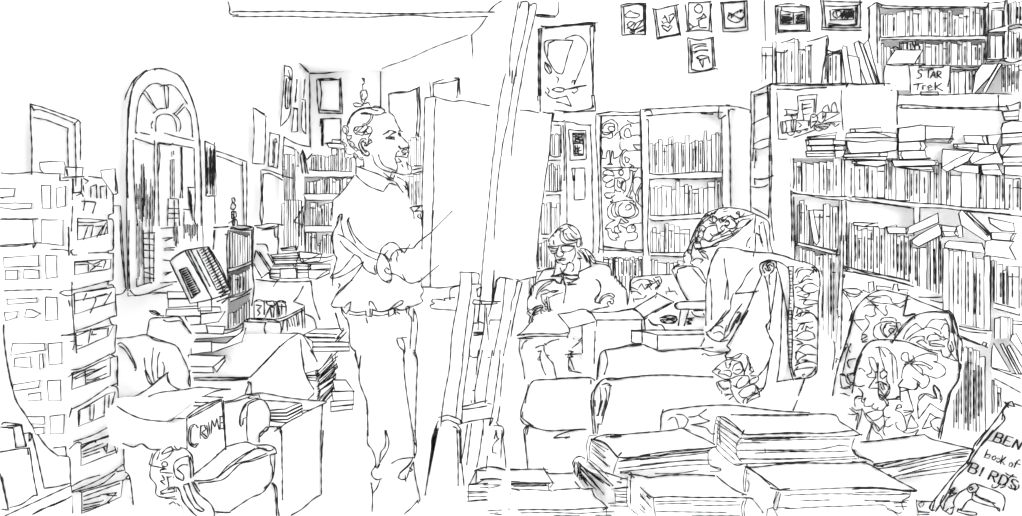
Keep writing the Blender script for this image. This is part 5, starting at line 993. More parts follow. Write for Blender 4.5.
f.draw('300,65 380,62 430,100 470,150 485,220 490,335;330,50 345,130 370,210 385,260;345,70 390,145;420,115 440,110 445,180 455,370;240,150 280,150 310,200 320,260 300,275 260,220 245,150;270,230 265,280 225,295 250,320 305,320 300,270;325,190 320,260 310,280;330,200 320,300 330,400 325,450 360,505;345,280 370,260 400,270 400,300 360,335 345,310 345,270;400,300 400,350 420,390 410,430;300,370 350,355 400,380;360,360 385,425;345,370 350,400 370,430;305,320 240,410 335,412;360,240 400,280;410,430 375,490;335,460 370,480 360,500', 840, 340, 8.52, w=.95)
f.draw('590,190 530,170 525,130 550,105 580,110 585,150 590,190;600,180 660,140 740,115 780,120;555,195 640,175 620,130;600,200 680,180 780,225 790,240 770,250 740,225 680,210 600,205;600,205 670,270 715,305;650,210 700,250 705,290;780,115 830,130 830,180 795,185;800,185 860,205 900,250 890,295 830,325 770,310 715,290;740,295 765,340 740,395 700,415 675,390 680,365 615,320;660,365 655,405 620,425 560,410 510,400 495,385 540,330;580,200 540,240 525,325;545,210 590,200;510,405 515,440 590,425;515,440 515,511;580,425 600,511;795,390 810,385 850,430 855,511;795,390 800,440 830,500;670,511 675,480 720,455 780,470 820,500;60,290 120,280;60,290 90,370;60,190 80,235;60,190 90,165 135,160;160,250 180,240 215,270;100,380 160,395 210,385;155,410 185,440 190,480 150,485 130,500;0,290 40,295 60,360 100,385;200,511 220,490;400,505 470,500 510,485;400,440 390,500', 840, 340, 8.52, w=.95)
f.draw('400,355 395,300 400,250 440,205 490,230 510,220 490,160 500,155 540,220 530,260;400,300 395,270;400,355 470,260 530,300 560,310;470,320 420,415 480,400;470,320 500,340 535,350;480,400 470,370 500,350 530,350;480,400 500,420 530,430;510,400 540,440', 852, 360, 6.0, w=.95)
f.draw('0,170 60,180 125,205;0,95 40,105 100,80 130,110;170,60 250,85 315,70;235,105 290,160 285,220 275,270 305,295;285,220 240,205 200,215 185,260 190,320 200,340;230,240 285,235;330,230 305,300 320,340 385,335 415,320 440,290;410,330 415,360 470,380 490,345;150,350 200,385 270,380;120,360 200,420 230,430;100,435 170,440 240,425;280,365 320,430 410,400 470,385 540,385 590,330 580,280 540,230 580,200;330,440 400,500;490,500 550,450;500,110 490,170 510,240 545,260 620,180 640,120 630,50;370,100 430,0;370,105 500,105;450,45 500,20 560,45 620,90;550,60 570,120;500,110 560,190 600,260 660,250 770,245;700,245 740,210 775,215;600,260 620,300 560,370 550,420 560,460 620,480 650,470;590,340 630,325;760,100 820,95 870,120 960,125 1000,80 990,30;760,100 750,70 800,0;760,100 775,260 800,275;780,150 860,125 900,250 930,350 930,410 830,460;710,385 740,320 780,315 790,350 720,370 710,390 770,410 800,440;810,390 920,395;815,420 925,400;800,440 830,500;910,440 950,500', 840, 380, 12.77, w=.9)
f.draw('280,40 265,150 210,320;240,120 220,240 205,320;225,95 200,205;310,110 350,190 400,230;330,110 420,205;400,210 390,300 350,400 345,460;425,220 390,330 365,460;420,215 490,280 500,310;410,270 450,340 510,380 545,430;440,240 490,340 550,270 580,240;420,205 490,180 550,130;550,60 560,150 570,250 550,330 580,395;610,180 640,150;600,180 570,240;570,270 620,280 685,240;735,225 710,230 730,290 800,340 850,360 930,350 1000,315 1000,330 960,380;820,150 840,230 850,310 810,340;910,130 880,200 850,310;910,130 950,190 995,260 980,290 860,300', 840, 405, 12.77, w=.9)
t.end()
# ---------------------------------------------------------------- right-hand shelving
RR = UP(765, 5.0, 1022, 4.2)
BK = -.17
# pictures above the cabinet
RWP = Plane(1.863, 5.46, 3.41, 4.46)
t = Thing('picture_frame', 'landscape picture with dark scribbled scene, left of the two above the standing books', 'picture')
f = t.part('frame'); f.slab(RWP, px('150,35 355,35 360,190 155,205', 750, 0)[0], .03, .02, ''); f.draw('150,35 200,25 250,22 310,30 355,40;150,40 250,40 350,42;150,35 155,110 155,210;168,50 165,120 172,195;342,45 340,110 345,180;355,40 355,120 358,190;165,180 250,182 340,180;165,195 250,188 365,188;170,190 210,190', 750, 0, w=1.6)
a = t.part('artwork', of=f); a.slab(RWP, px('175,60 330,60 330,150 180,145', 750, 0)[0], .004, .03, ''); a.draw('182,62 260,75 325,68 330,140;182,62 185,130 180,145;180,145 260,145 330,142;260,75 262,140', 750, 0, w=1.2)
for y in (90, 97, 104, 110, 117, 124, 131, 138): a.draw([[(750+(185+R.uniform(0, 8))/6, y/6), (750+(250+R.uniform(-10, 5))/6, (y+R.uniform(-5, 5))/6)]], w=1.2); a.draw([[(750+(272+R.uniform(0, 10))/6, (y+3)/6), (750+(328+R.uniform(-15, 0))/6, (y+R.uniform(-8, 0))/6)]], w=1.0)
t.end()
t = Thing('picture_frame', 'landscape picture in a wide double frame, right of the two above the standing books', 'picture')
f = t.part('frame'); f.slab(RWP, px('425,0 672,8 670,182 430,178', 750, 0)[0], .03, .02, ''); f.draw('420,5 500,8 600,12 675,12;422,0 435,90 430,180;440,0 450,100 455,160;445,35 550,38 650,32;430,165 450,165 560,168 670,165;430,178 550,182 670,182;660,0 665,80 660,165;675,10 650,30;645,35 645,100 640,150;635,40 635,150;465,150 550,152 640,150;470,140 560,150 630,155;470,158 640,145', 750, 0, w=1.5)
a = t.part('artwork', of=f); a.slab(RWP, px('480,48 625,45 625,125 485,128', 750, 0)[0], .004, .03, ''); a.draw('480,60 485,120;490,58 560,55 620,52;500,75 510,65 545,65 545,90 520,110 500,95 500,75;515,65 525,100;480,120 560,118 620,118;560,60 620,60 622,115', 750, 0, w=1.3)
for i in range(16): a.draw([[(750+(545+i*4.5)/6, (115-R.uniform(0, 20))/6), (750+(560+i*4.5)/6, (62+R.uniform(0, 15))/6)]], w=1.2)
t.end()
# blank cabinet with side shelves and the poster
t = Thing('cabinet', 'tall white cabinet with a blank front and a narrow shelved left end', 'cabinet')
f = t.part('front_panel'); f.slab(RR, '772,84 892,84 897,90 897,158 790,158 790,200 792,345 772,345 771,200', .3, .03, '')
f.draw('125,510 160,500 250,500 400,505 560,500 700,505 830,502 870,512;190,40 190,60', 750, 0, w=1.6)
f.draw('195,45 220,60 340,62 600,60 640,50 720,58 830,50 915,55;940,65 948,110 942,200 945,300;930,60 945,95;905,95 935,68;220,85 300,85 340,90 400,80 520,75;635,40 640,75 650,45;945,320 948,480', 740, 75, w=1.6)
f.draw('170,100 178,250 185,400 190,516;185,90 180,60 200,45;180,80 182,300 175,400 180,516;165,70 170,140 175,250', 740, 75, w=1.2)
f.draw('175,0 175,100 178,200 175,300 170,380;192,0 190,140 185,260 190,400 205,516;200,120 185,130 170,125', 740, 155, w=1.2)
sd = t.part('end_panel'); sd.slab(UP(752, 5.35, 771, 5.05), '752,92 771,84 771,345 752,345', .04, -.02, '')
sd.draw('195,45 120,85 70,105;75,100 65,120 68,300 62,450 68,516;85,120 85,300 80,450 75,516;165,100 165,240;185,60 165,70 165,100', 740, 75, w=1.3).draw('65,0 62,150 65,340;95,0 85,80;75,315 130,345 175,370;65,340 110,365', 740, 155, w=1.3)
for q, oy, st in (('75,290 170,250 170,262 75,300', 75, '85,130 130,115 165,100;75,295 110,275 170,250;80,120 165,105'), ('75,410 175,385 175,430 75,450', 75, '80,415 130,390 175,380;75,440 120,445 175,425;95,450 95,516'), ('85,140 190,130 170,185 75,190', 155, '85,140 130,148 200,125;85,140 90,180;65,190 110,195 150,188 170,175;90,145 160,142')):
    s = t.part('shelf'); s.slab(UP(752, 5.3, 771, 5.0), px(q, 740, oy)[0], .03, .01, ''); s.draw(st, 740, oy, w=1.2)
t.end()
t, p = one('poster', 'taped drawing of a toy-like train on the front of the blank cabinet', 'poster')
p.slab(RR, px('222,82 608,82 620,330 400,352 228,388', 740, 75)[0], .003, .04, '')
p.draw('110,20 118,120 120,300 130,460;720,0 715,120 725,250 735,380;120,460 200,462 300,435 370,410 470,375', 765, 90, 9.39, w=1.0)
p.draw('305,55 360,50 420,45 490,40;305,55 310,130 315,190;490,40 480,130 475,220;465,80 460,210;325,100 400,90 470,85;345,140 430,128;340,185 380,175 440,160;350,120 352,190 365,280;360,230 420,222;365,170 430,165;180,180 250,185 310,195;200,190 205,225 180,240 240,238 260,270;205,225 290,225 320,200;245,235 290,240 310,210 300,270;145,300 200,290 250,280 290,275;145,300 150,350 160,408 210,395;165,300 170,400;190,295 205,350 195,400;250,280 245,330 255,390;270,275 265,380;295,280 290,340 285,385;300,285 360,285 420,290;310,300 345,330 320,350;410,290 410,340;160,408 200,400 290,385 350,375 400,360;205,395 230,425 270,415 275,390;295,390 320,405 340,385;370,370 395,380 405,360;430,240 455,225 490,245 490,290 430,360 425,300 430,240;440,250 460,260 480,240;440,300 490,290;490,235 530,205 570,210 570,250 545,300 520,310 500,290;545,215 540,270 560,240;540,200 550,165 590,135 605,200;625,205 630,140 655,110 670,150 680,205;560,210 700,208;700,220 560,290;470,330 520,325 600,305 710,295;470,330 465,360 500,385 540,370 530,340 480,350;540,340 600,345 560,370 545,360;560,320 605,320 610,340;625,310 660,345 700,315;640,305 660,325;600,330 620,310;470,340 530,360', 765, 90, 9.39, w=.95)
t.end()
row(RR, (762, 83, 880, 83), '72:285 135:250 158:- 160:310 205:300 222:255 268:235 290:250 300:300 330:275 368:- 370:250 440:225 465:- 470:320 495:320 540:310 550', 750, 0, 'tall book standing on top of the blank cabinet', 'books on top of the blank cabinet', .2, 0, strokes=.9, w=1.3)
quads(RR, '550,300 560,275 580,280 615,500 575,500;585,330 655,345 670,505 615,500;625,260 650,245 740,500 700,505 660,400;655,250 680,265 770,500 740,505;680,270 710,240 775,495 760,500', 750, 0, 'slanted book leaning to the left at the right end of the cabinet top', 'slanted books on the cabinet top', .18, .0, w=1.4)
t, p = one('book', 'wide book spread like a sloping roof among the tall books on the cabinet top', 'book'); p.slab(RR, px('340,245 465,212 465,270 440,500 370,500 370,270 345,270', 750, 0)[0], .1, .03, ''); p.draw('340,250 400,235 465,212;345,270 375,270;465,215 470,260 440,400 430,500;460,230 450,400;188,255 230,245 270,228;155,310 200,318 230,300;295,300 320,295 335,310;460,300 500,310 545,300;465,325 500,315 550,320;475,335 540,305', 750, 0, w=1.4); t.end()

# upper bookcase
t = Thing('bookcase', 'upper white bookcase with two full shelves at the top right', 'bookcase')
b = t.part('back_panel'); b.slab(RR, '880,5 988,6 1022,0 1045,0 1045,96 882,96', .03, BK, '', depthdir='n')
s = t.part('side_panel'); s.slab(RR, '867,8 878,3 880,8 880,96 868,96 869,60', .24, 0, ''); s.draw('90,50 120,30 150,15 180,30 170,45;90,50 105,60 100,240;150,15 150,200 155,380;160,30 168,100 170,220;100,50 105,230', 852, 0, w=1.4)
s = t.part('top_board'); s.slab(RR, '878,3 990,4 990,8 880,8', .24, .01, ''); s.draw('150,18 200,32 330,38 480,40 640,40 810,45;175,45 240,52 400,48 560,50 700,42 810,42;790,15 820,15 810,45;815,20 920,10;840,50 910,48', 852, 0, w=1.4)
for q, ox, oy, st in (('170,215 800,215 805,240 170,245', 852, 0, '170,220 200,225 400,215 600,218 800,212;175,240 300,238 560,240 700,238 800,235;165,220 165,245'), ('600,400 770,405 760,420 600,415', 852, 0, '595,400 680,408 760,400;600,415 700,418 790,410;760,405 790,412'), ('810,180 940,155 940,190 810,195', 852, 0, '830,180 880,165 925,155;820,195 925,188;810,190 830,180'), ('805,350 930,345 1022,370 1022,378 805,370', 852, 0, '800,355 850,358 930,350;810,372 900,365 960,375 1020,360;880,370 905,350 930,375')):
    s = t.part('shelf'); s.slab(RR, px(q, ox, oy)[0], .22, .005, ''); s.draw(st, ox, oy, w=1.5)
s = t.part('side_panel'); s.slab(RR, px('800,40 818,20 812,370 800,370', 852, 0)[0], .22, .0, ''); s.draw('818,20 820,100 812,250 808,370;800,50 805,220;800,245 800,360', 852, 0, w=1.3)
s = t.part('side_panel'); s.slab(RR, px('915,0 935,0 938,360 915,360', 852, 0)[0], .22, .0, ''); s.draw('920,0 912,70 915,160;930,0 940,150;940,160 1000,145 1022,155;940,160 935,340;915,190 910,350;940,180 1000,165 1020,170', 852, 0, w=1.4)
s = t.part('base_board'); s.slab(RR, '897,94 1013,93 1045,93 1045,97 897,98', .26, .03, ''); s.draw('270,118 360,120 400,115 560,118 700,112 860,112 960,115;355,105 360,120', 852, 75, w=1.3)
t.end()
U1 = 'upright book on the top shelf of the upper right bookcase'
row(RR, (880, 36, 985, 36), '170:85 190:90 200:85 215:90 245:85 268:70 320:60 345:60 365:55 415:52 455:45 475:55 525:65 545:75 575:60 600:90 640:85 668:50 705:40 740:50 765:55 790', 852, 0, U1, 'top shelf of the upper right bookcase', .16, -.02, strokes=.6, w=1.1)
row(RR, (881, 65, 985, 65), '175:260 190:280 205:280 230:290 250:300 270:295 285:250 310:255 335:250 360:250 380:275 400:260 425:250 440:260 475:265 520:260 545:250 575:250 595:260 630:245 660:250 690:250 715:270 755:265 775:255 800', 852, 0, 'upright book on the second shelf of the upper right bookcase', 'second shelf of the upper right bookcase', .16, -.02, strokes=.6, w=1.1)
row(RR, (950, 95, 975, 95), '590:430 610:430 640:425 680:425 720:420 740', 852, 0, 'book between the lettered sign and the leaning books', 'books right of the lettered sign', .14, -.01, strokes=.8, w=1.3)
row(RR, (993, 31, 1004, 30), '840:60 850:60 905', 852, 0, 'box file in the small compartment beside the upper shelves', 'box files in the small compartments', .14, -.01, strokes=0, w=1.3)
row(RR, (993, 58, 1004, 58), '830:215 860:215 905', 852, 0, 'box file in the small compartment beside the upper shelves', 'box files in the small compartments', .14, -.01, strokes=0, w=1.3)
row(RR, (1008, 24, 1045, 22), '940:20 955:15 970:10 985:10 1005:10 1025:10 1045:10', 852, 0, 'dark thin book in the uppermost right corner', 'thin books in the right corner', .14, -.01, strokes=1, w=1.3)
row(RR, (1008, 58, 1045, 58), '940:190 955:190 970:200 985:195 1005:210 1025:200 1045:200', 852, 0, 'dark thin book in the uppermost right corner', 'thin books in the right corner', .14, -.01, strokes=1, w=1.3)
row(RR, (1003, 92, 1045, 92), '900:390 920:395 935:390 955:385 975:400 1000:390 1025:390 1050', 852, 0, 'upright book on the long board at the right edge', 'books at the right end of the board', .14, 0, strokes=.7, w=1.3)
quads(RR, '880,380 900,385 800,560 785,545;850,385 875,385 830,460 720,575 740,440 780,385', 852, 0, 'dark slanted book leaning on the long board', 'slanted books on the long board', .14, .02, w=1.4)
t, p = one('card', 'tilted blank card propped on the second shelf above the lettered sign', 'card'); p.slab(RR, px('260,300 425,300 375,382 205,385', 852, 0)[0], .02, .06, 'f', 1.3); p.draw('340,382 370,385;290,300 285,260 330,260 330,295;350,260 350,295 375,300 380,265 400,265 405,295;240,290 260,280 280,290;360,245 380,300', 852, 0, w=1.8); t.end()
t, p = one('box', 'blank white box left of the lettered sign', 'box'); p.slab(RR, px('205,385 345,390 350,540 195,540 190,420', 852, 0)[0], .12, .05, ''); p.draw('200,395 190,440 195,516;205,385 270,395 340,385', 852, 0, w=1.3); t.end()
t, p = one('sign', 'white sign hand-lettered STAR TREK on the upper shelf', 'sign')
p.slab(RR, px('340,390 592,390 590,450 575,565 350,562', 852, 0)[0], .05, .055, ''); p.draw('340,390 348,450 350,560;400,405 470,408 550,402 548,395;400,400 420,395;590,390 588,450 575,520;375,380 440,385;345,392 590,392', 852, 0, w=1.3)
p.draw('428,424 416,418 403,420 396,428 402,437 413,444 418,453 410,464 398,469 386,468;432,420 490,416;460,420 457,468;470,470 490,425 500,468;478,450 498,452;510,470 512,425 535,430 530,445 512,450 538,470', 852, 0, w=1.4)
p.draw('365,58 430,48;400,52 392,92;425,88 425,62 445,65;455,78 480,72 470,60 455,68 460,92 485,88;500,40 500,92;540,48 502,72 545,95;415,98 410,120;410,102 515,102 520,120 415,122', 852, 75, w=1.3)
t.end()
t, p = one('shelf', 'long bare board running under the upper bookcase', 'shelf'); p.slab(RR, px('275,188 300,178 600,190 925,187 1010,160 1012,205 880,210 620,205 290,200', 852, 75)[0], .26, .02, ''); p.draw('275,188 300,178 400,182 520,192 700,195 860,190 940,185 1010,160;285,195 330,200 500,200 700,205 880,212 900,220;300,185 290,198 340,198;925,178 940,210;1010,160 1008,205;1000,210 905,220;878,120 880,210', 852, 75, w=1.5); t.end()

# stacks of lying books
SL = 'flat book in the long jumbled stack on top of the right shelves'
G = 'jumbled stack on the right shelves'
quads(RR, '395,390 560,385 565,418 400,422;400,425 570,425 575,452 405,455;395,458 575,455 580,487 400,488;402,372 580,345 572,380 410,385', 740, 75, SL, G, .16, .06, w=1.6, pages=True)
quads(RR, '560,390 635,395 635,420 560,415;565,430 632,425 632,450 570,450;570,455 635,450 620,490 575,495', 740, 75, SL, G, .16, .09, w=1.6, pages=True)
quads(RR, '660,325 845,315 850,345 665,345;640,350 800,340 935,350 940,375 635,375;635,395 750,405 830,395 942,400 940,450 850,465 650,468;625,475 885,465 885,488 625,492;620,495 880,490 875,512 740,505 620,508', 740, 75, SL, G, .16, .06, w=1.6, pages=True)
quads(RR, '275,320 415,300 440,305 440,390 330,400 278,402;440,305 615,312 600,345 605,380 440,385;440,387 610,385 590,408 440,402;280,405 430,402 445,430 430,452 280,455;278,458 440,455 445,490 470,500 285,505;670,362 805,365 820,415 680,405;805,362 895,358 870,415 815,415;610,415 755,412 755,455 610,438;755,420 865,418 880,465 760,462;545,445 735,460 705,500 700,516 570,580 540,560 540,480', 852, 75, SL, G, .16, .06, w=1.5, pages=True)
quads(RR, '900,222 1003,212 1000,268 915,272;905,290 960,275 1045,280 1045,340 900,350 895,320;900,355 1045,345 1045,405 900,415;890,430 960,420 1045,420 1045,490 900,490 885,465', 852, 75, 'thick book in the column of lying books at the right edge', 'right-edge column of lying books', .16, .04, w=1.4, pages=True)
quads(RR, '735,10 880,15 910,80 720,85 705,55;905,45 1045,40 1045,95 905,92;600,85 760,95 760,140 640,130 595,115;770,90 870,85 905,150 780,148;915,98 1045,98 1045,160 915,148;240,60 510,62 520,90 255,100 ;260,100 480,100 490,130 380,120;0,70 200,60 205,85 150,100 0,78', 852, 150, SL, G, .14, .05, w=1.5, pages=True)

# lower right bookcase
t = Thing('bookcase', 'long lower bookcase filling the right side behind the rose-patterned chair', 'bookcase')
b = t.part('back_panel'); b.slab(RR, '790,132 897,132 1050,100 1050,470 792,470', .03, BK, '', depthdir='n')
s = t.part('added_recess_panel'); s.slab(RR, '897.5,111 1045,111 1045,168 897.5,160', .02, -.012, '', depthdir='n')  # board added near the front so the shaded gap comes out white
s = t.part('side_panel'); s.slab(RR, '789.5,158 794,157 794,345 791,345', .2, 0, ''); s.draw('300,20 295,120 303,190;320,0 325,150 320,200;300,10 315,0;305,215 312,400 310,516;322,250 325,400 325,516', 740, 155, w=1.6)
s.draw('310,0 300,120;330,0 328,150', 740, 235, w=1.1)
s = t.part('side_panel', label='upright between the two lower bays'); s.slab(RR, '839,201 846,201 845,345 838,345', .2, .0, ''); s.draw('595,275 590,400 585,516;610,275 612,400 608,516;635,275 640,380 635,516', 740, 155, w=1.2).draw('585,0 575,250 570,400 560,516;600,0 600,200 590,350 580,516;622,0 620,180 615,250;620,240 612,380 612,516;640,0 640,180', 740, 235, w=1.2).draw('620,240 630,235 628,255 615,250', 740, 235, w=1.3)
s.draw('565,0 560,110;610,0 605,240;585,0 590,50;560,160 570,250 555,360;575,290 600,300;575,320 580,300;565,380 568,382', 740, 310, w=1.2)
s = t.part('side_panel', label='short post between shelf and lying books'); s.slab(RR, px('370,345 405,348 405,440 370,430', 852, 150)[0], .15, .01, ''); s.draw('370,345 372,420 370,516;408,345 405,435', 852, 150, w=1.2)
for nm, q, ox, oy, st in (('shelf', '0,278 300,300 600,335 1022,365 1022,402 600,362 300,328 0,306', 852, 150, '0,280 150,290 350,315 520,325 700,345 880,352 1000,358;100,275 200,290;0,308 150,320 300,340 370,350;405,345 560,350 700,370 850,380 960,392 1020,398;650,360 950,385'),
    ('shelf', '303,213 640,250 672,275 300,240', 740, 155, '303,210 330,228 420,240 560,250 640,248;310,230 400,240 500,262 620,272;300,215 310,245;625,265 672,278;760,240 900,268 1020,275;690,262 860,290 1020,315'),
    ('shelf', '325,35 600,105 600,125 325,60', 740, 235, '335,40 420,60 500,80 590,105;340,60 450,85 520,105 600,120;330,30 335,70 345,45;330,45 345,55'),
    ('shelf', '620,185 1025,275 1025,300 620,215', 740, 235, '620,185 700,205 800,225 920,255 1020,272;625,215 760,240 900,268 1020,300;620,190 640,215 650,195;630,190 660,210'),
    ('shelf', '0,285 375,395 370,405 0,300', 852, 220, '5,290 100,320 250,340 350,370;5,310 120,335 260,370 370,400;380,350 410,355;400,462 470,465 540,462;470,480 540,495 560,470'),
    ('shelf', '635,215 840,240 820,345 640,280', 852, 290, '635,215 680,225 760,240 840,245;640,230 700,250 810,260;640,270 720,305 815,345;650,285 740,320 780,330;780,330 790,310 810,320 800,340;740,215 760,225 790,210'),
    ('shelf', '850,70 1022,115 1022,150 850,105', 852, 290, '850,75 900,90 985,110;855,110 930,130 1005,152;1005,152 1008,140'),
    ('shelf', '830,40 1022,100 1022,190 850,110', 852, 360, '835,42 900,70 1010,110;840,50 890,65;855,110 930,150 1010,195;960,80 1020,85')):
    s = t.part(nm); s.slab(RR, px(q, ox, oy)[0], .2, .005, ''); s.draw(st, ox, oy, w=1.4)
t.end()
row(RR, (794, 192, 842, 196), '322:45 338:40 368:- 372:45 395:50 440:45 475:40 520:35 545:40 558:20 610:10 630', 740, 155, 'upright book on the first shelf of the lower right bookcase, left end', 'first shelf of the lower right bookcase, left end', .14, -.02, strokes=.6, w=1.3)
row(RR, (844, 196, 1045, 214), '-45:60 15:95 75:95 95:95 150:95 195:60 218:70 240:90 262:95 318:95 345:100 370:110 405:120 455:90 470:40 490:90 520:80 535:70 565:80 590:110 655:130 745:110 765:95 785:95 805:150 860:100 885:140 915:170 965:170 1010:180 1045:180 1080:180 1110:180 1150', 852, 150, 'upright book on the first shelf of the lower right bookcase', 'first shelf of the lower right bookcase', .14, -.02, strokes=.7, w=1.2)
row(RR, (795, 241, 840, 251), '345:300 357:270 385:300 400:330 415:- 440:330 500:295 515:290 540:310 555:310 590', 740, 155, 'book in the left bay of the lower right bookcase', 'left bay of the lower right bookcase', .14, -.02, strokes=.8, w=1.3)
t, p = one('book', 'slim book slanting across the left bay of the lower right bookcase', 'book'); p.slab(RR, px('415,335 440,330 475,516 460,540 440,516', 740, 155)[0], .12, -.01, 'f', 1.4); t.end()
row(RR, (797, 262, 823, 268), '355:75 375:85 400:95 418:95 435:100 450:120 500', 740, 235, 'small book above the flowered valance', 'small books above the valance', .14, -.02, strokes=.8, w=1.2)
row(RR, (819, 326, 843, 350), '480:115 500:120 515:110 530:118 550:115 575:120 590', 740, 235, 'very tall spine in the bay right of the flowered valance', 'tall spines by the valance', .14, -.02, strokes=1, w=1.3)
row(RR, (846, 268, 914, 281), '655:-75 670:-70 685:-70 705:-30 730:-40 765:-30 800:-50 835:-40 870:-50 885:-40 900:-60 940:10 960:0 985:10 1010:5 1035:10', 740, 235, 'upright book under the middle shelf of the lower right bookcase', 'second shelf of the lower right bookcase', .14, -.02, strokes=.7, w=1.3)
row(RR, (909, 283, 945, 296), '345:120 360:165 395:170 405:165 445:150 455:110 470:100 485:110 505:90 520:80 540:110', 852, 220, 'tall book right of centre on the second shelf of the lower right bookcase', 'tall books on the second shelf of the lower right bookcase', .14, -.02, strokes=.7, w=1.5)
row(RR, (945, 320, 990, 330), '545:170 580:180 610:185 655:185 680:180 725:225 745:230 790:215 830', 852, 220, 'very tall thick volume above the right arm of the rose-patterned chair', 'tall volumes above the chair arm', .14, -.01, strokes=.6, w=1.3)
row(RR, (993, 303, 1045, 315), '835:240 855:245 865:265 905:300 925:275 935:275 1000:280 1030:280 1060', 852, 220, 'upright book in the third bay at the right edge', 'third bay at the right edge', .14, -.02, strokes=.8, w=1.3)
row(RR, (994, 339, 1045, 336), '855:165 890:160 935:165 950:170 965:185 1022:185 1060', 852, 290, 'box-like book in the bay behind the upright bird book', 'bay behind the bird book', .14, -.02, strokes=.3, w=1.3)
quads(RR, '890,325 905,320 1000,500 985,505;930,340 945,330 1030,480 1015,500;960,270 985,262 1060,400 1040,420 950,300;840,350 850,320 950,490 835,465', 852, 290, 'slanting book in the bay behind the upright bird book', 'slanting books behind the bird book', .14, .0, w=1.4)
row(RR, (960, 430, 982, 434), '610:-40 640:-60 670:-80 690:-70 700:-75 725:-60 745:-60 765:-20 800', 852, 360, 'thin dark volume right of the rose-patterned chair', 'dark volumes beside the chair', .14, -.02, strokes=1, w=1.3)
row(RR, (993, 414, 1001, 412), '840:120 852:150 870:165 895', 852, 360, 'thin slanting book low at the right edge', 'thin books low at the right edge', .14, -.02, strokes=1, w=1.3)
quads(RR, '-40,75 20,75 25,95 -30,95;770,285 800,280 805,330 775,345;820,305 905,315 905,335 820,330;915,330 925,295 945,295 950,340;955,325 1010,330 1005,350 955,345', 740, 235, 'small book peeping over the back of the rose-patterned chair', 'small books above the chair back', .1, .0, w=1.4) if False else quads(RR, '770,285 800,280 805,330 775,345;820,305 905,315 905,335 820,330;915,330 925,295 945,295 950,340;955,325 1010,330 1005,350 955,345', 740, 235, 'small book peeping over the back of the rose-patterned chair', 'small books above the chair back', .1, .0, w=1.4)
t, p = one('bowl', 'shallow pointed bowl on the shelf left of the rose-patterned chair', 'bowl'); p.blob(px('615,328 650,322 700,325 735,340 720,360 690,372 650,365 635,345', 740, 235)[0], 4.35, .05, 1.2); p.draw('612,328 640,322 700,322 735,342 700,355 660,350 612,328;635,335 650,365 690,372 725,355;735,330 770,345;610,330 640,370 660,400 670,450', 740, 235, w=1.4); t.end()
# fallen / fanned books on the second shelf of the right bookcase
FG = 'fanned and tumbled books on the second right shelf'
quads(RR, '325,470 515,380 520,435 360,500 325,505;360,540 400,510 520,445 535,480 535,510 400,580 365,560', 852, 150, 'open-backed book tilted like a tent on the second right shelf', FG, .1, .05, w=1.6, pages=True)
quads(RR, '525,28 625,42 640,95 545,100;630,40 660,30 665,100 640,105 615,80;640,-40 660,-60 830,90 835,120 800,125 655,30;700,-50 830,80 815,100 680,-40;820,-15 850,-5 970,20 975,70 900,65 830,20;835,75 985,80 960,125 840,115;560,140 580,125 780,140 800,200 555,165;800,130 830,118 970,130 945,165 985,240 795,210;205,42 320,45 325,80 215,80;10,15 155,18 155,38 80,40 10,30', 852, 220, 'lying book among the tumbled ones on the second right shelf', FG, .1, .045, w=1.5, pages=True)

# ---------------------------------------------------------------- foreground table with big books
t = Thing('table', 'table in the foreground covered with thick lying books', 'table')
p = t.part('tabletop'); p.prism([(-.30, 1.2, .70), (1.35, 1.2, .70), (1.35, 1.86, .70), (-.16, 1.86, .70)], Vector((0, 0, -.03)), '')
p.legs(t, [(-.2, 1.25), (1.3, 1.25), (1.3, 1.8), (-.1, 1.8)], .67)
t.end()
def bigbook(label, top, z, th, strokes, w=1.5):
    t = Thing('book', label, 'book')
    p = t.part('cover'); p.lie(top, z, .006, '')
    q = px(top, 0, 0, 1)[0]; cx = sum(a[0] for a in q)/len(q); cy = sum(a[1] for a in q)/len(q)
    b = t.part('page_block'); b.lie([(cx+(x-cx)*.985, cy+(y-cy)*.985) for x, y in q], z-.006, th-.012, '')
    c = t.part('cover'); c.lie(top, z-th+.006, .006, '')
    for s_, ox, oy, ww, wh in strokes: (p, b, c)[wh].draw(s_, ox, oy, 1.0 if ox == oy == 0 else 6.0, w=ww if wh == 0 else .78)
    t.end()
bigbook('thick closed book on top of the pile, nearest the falling cloth', '716,417 830,414 845,422 861,434 800,436 742,437', .85, .05, [
 ('545,208 700,212 1010,210;465,220 510,225 570,270 620,320 650,328;480,225 550,270 610,310;610,330 625,300;650,328 800,322 1020,318', 640, 380, 1.8, 0),
 ('300,90 550,85 600,130 650,160 720,205 730,210;0,88 300,90;20,205 100,208 300,195 500,200 680,182;690,215 735,205', 740, 400, 1.6, 0),
 ('460,220 445,300 450,400 560,505 620,505;610,345 580,385 578,440 600,485;480,235 475,380;620,350 800,345 1020,340;625,358 900,352;600,378 760,378;580,425 700,422 1020,430;690,440 860,432;750,410 752,435;600,470 800,478 1020,470;455,260 600,350;460,240 590,340;465,290 590,390;460,310 585,420;460,340 580,450;460,380 570,480;470,250 460,400;480,330 485,390;560,505 700,500 860,500 1020,490;580,455 610,490', 640, 380, 1.2, 1),
 ('690,225 680,250 672,290 690,320 715,335 710,352;0,230 200,222 400,222 560,220 700,215;70,245 300,240 500,235 660,235;0,258 120,255;0,302 200,300 450,298 560,280 600,272 655,278;90,318 300,312 560,310 650,305;0,355 200,352 500,348 690,338;0,385 250,375 450,365 700,352;50,235 400,225', 740, 400, 1.3, 1)])
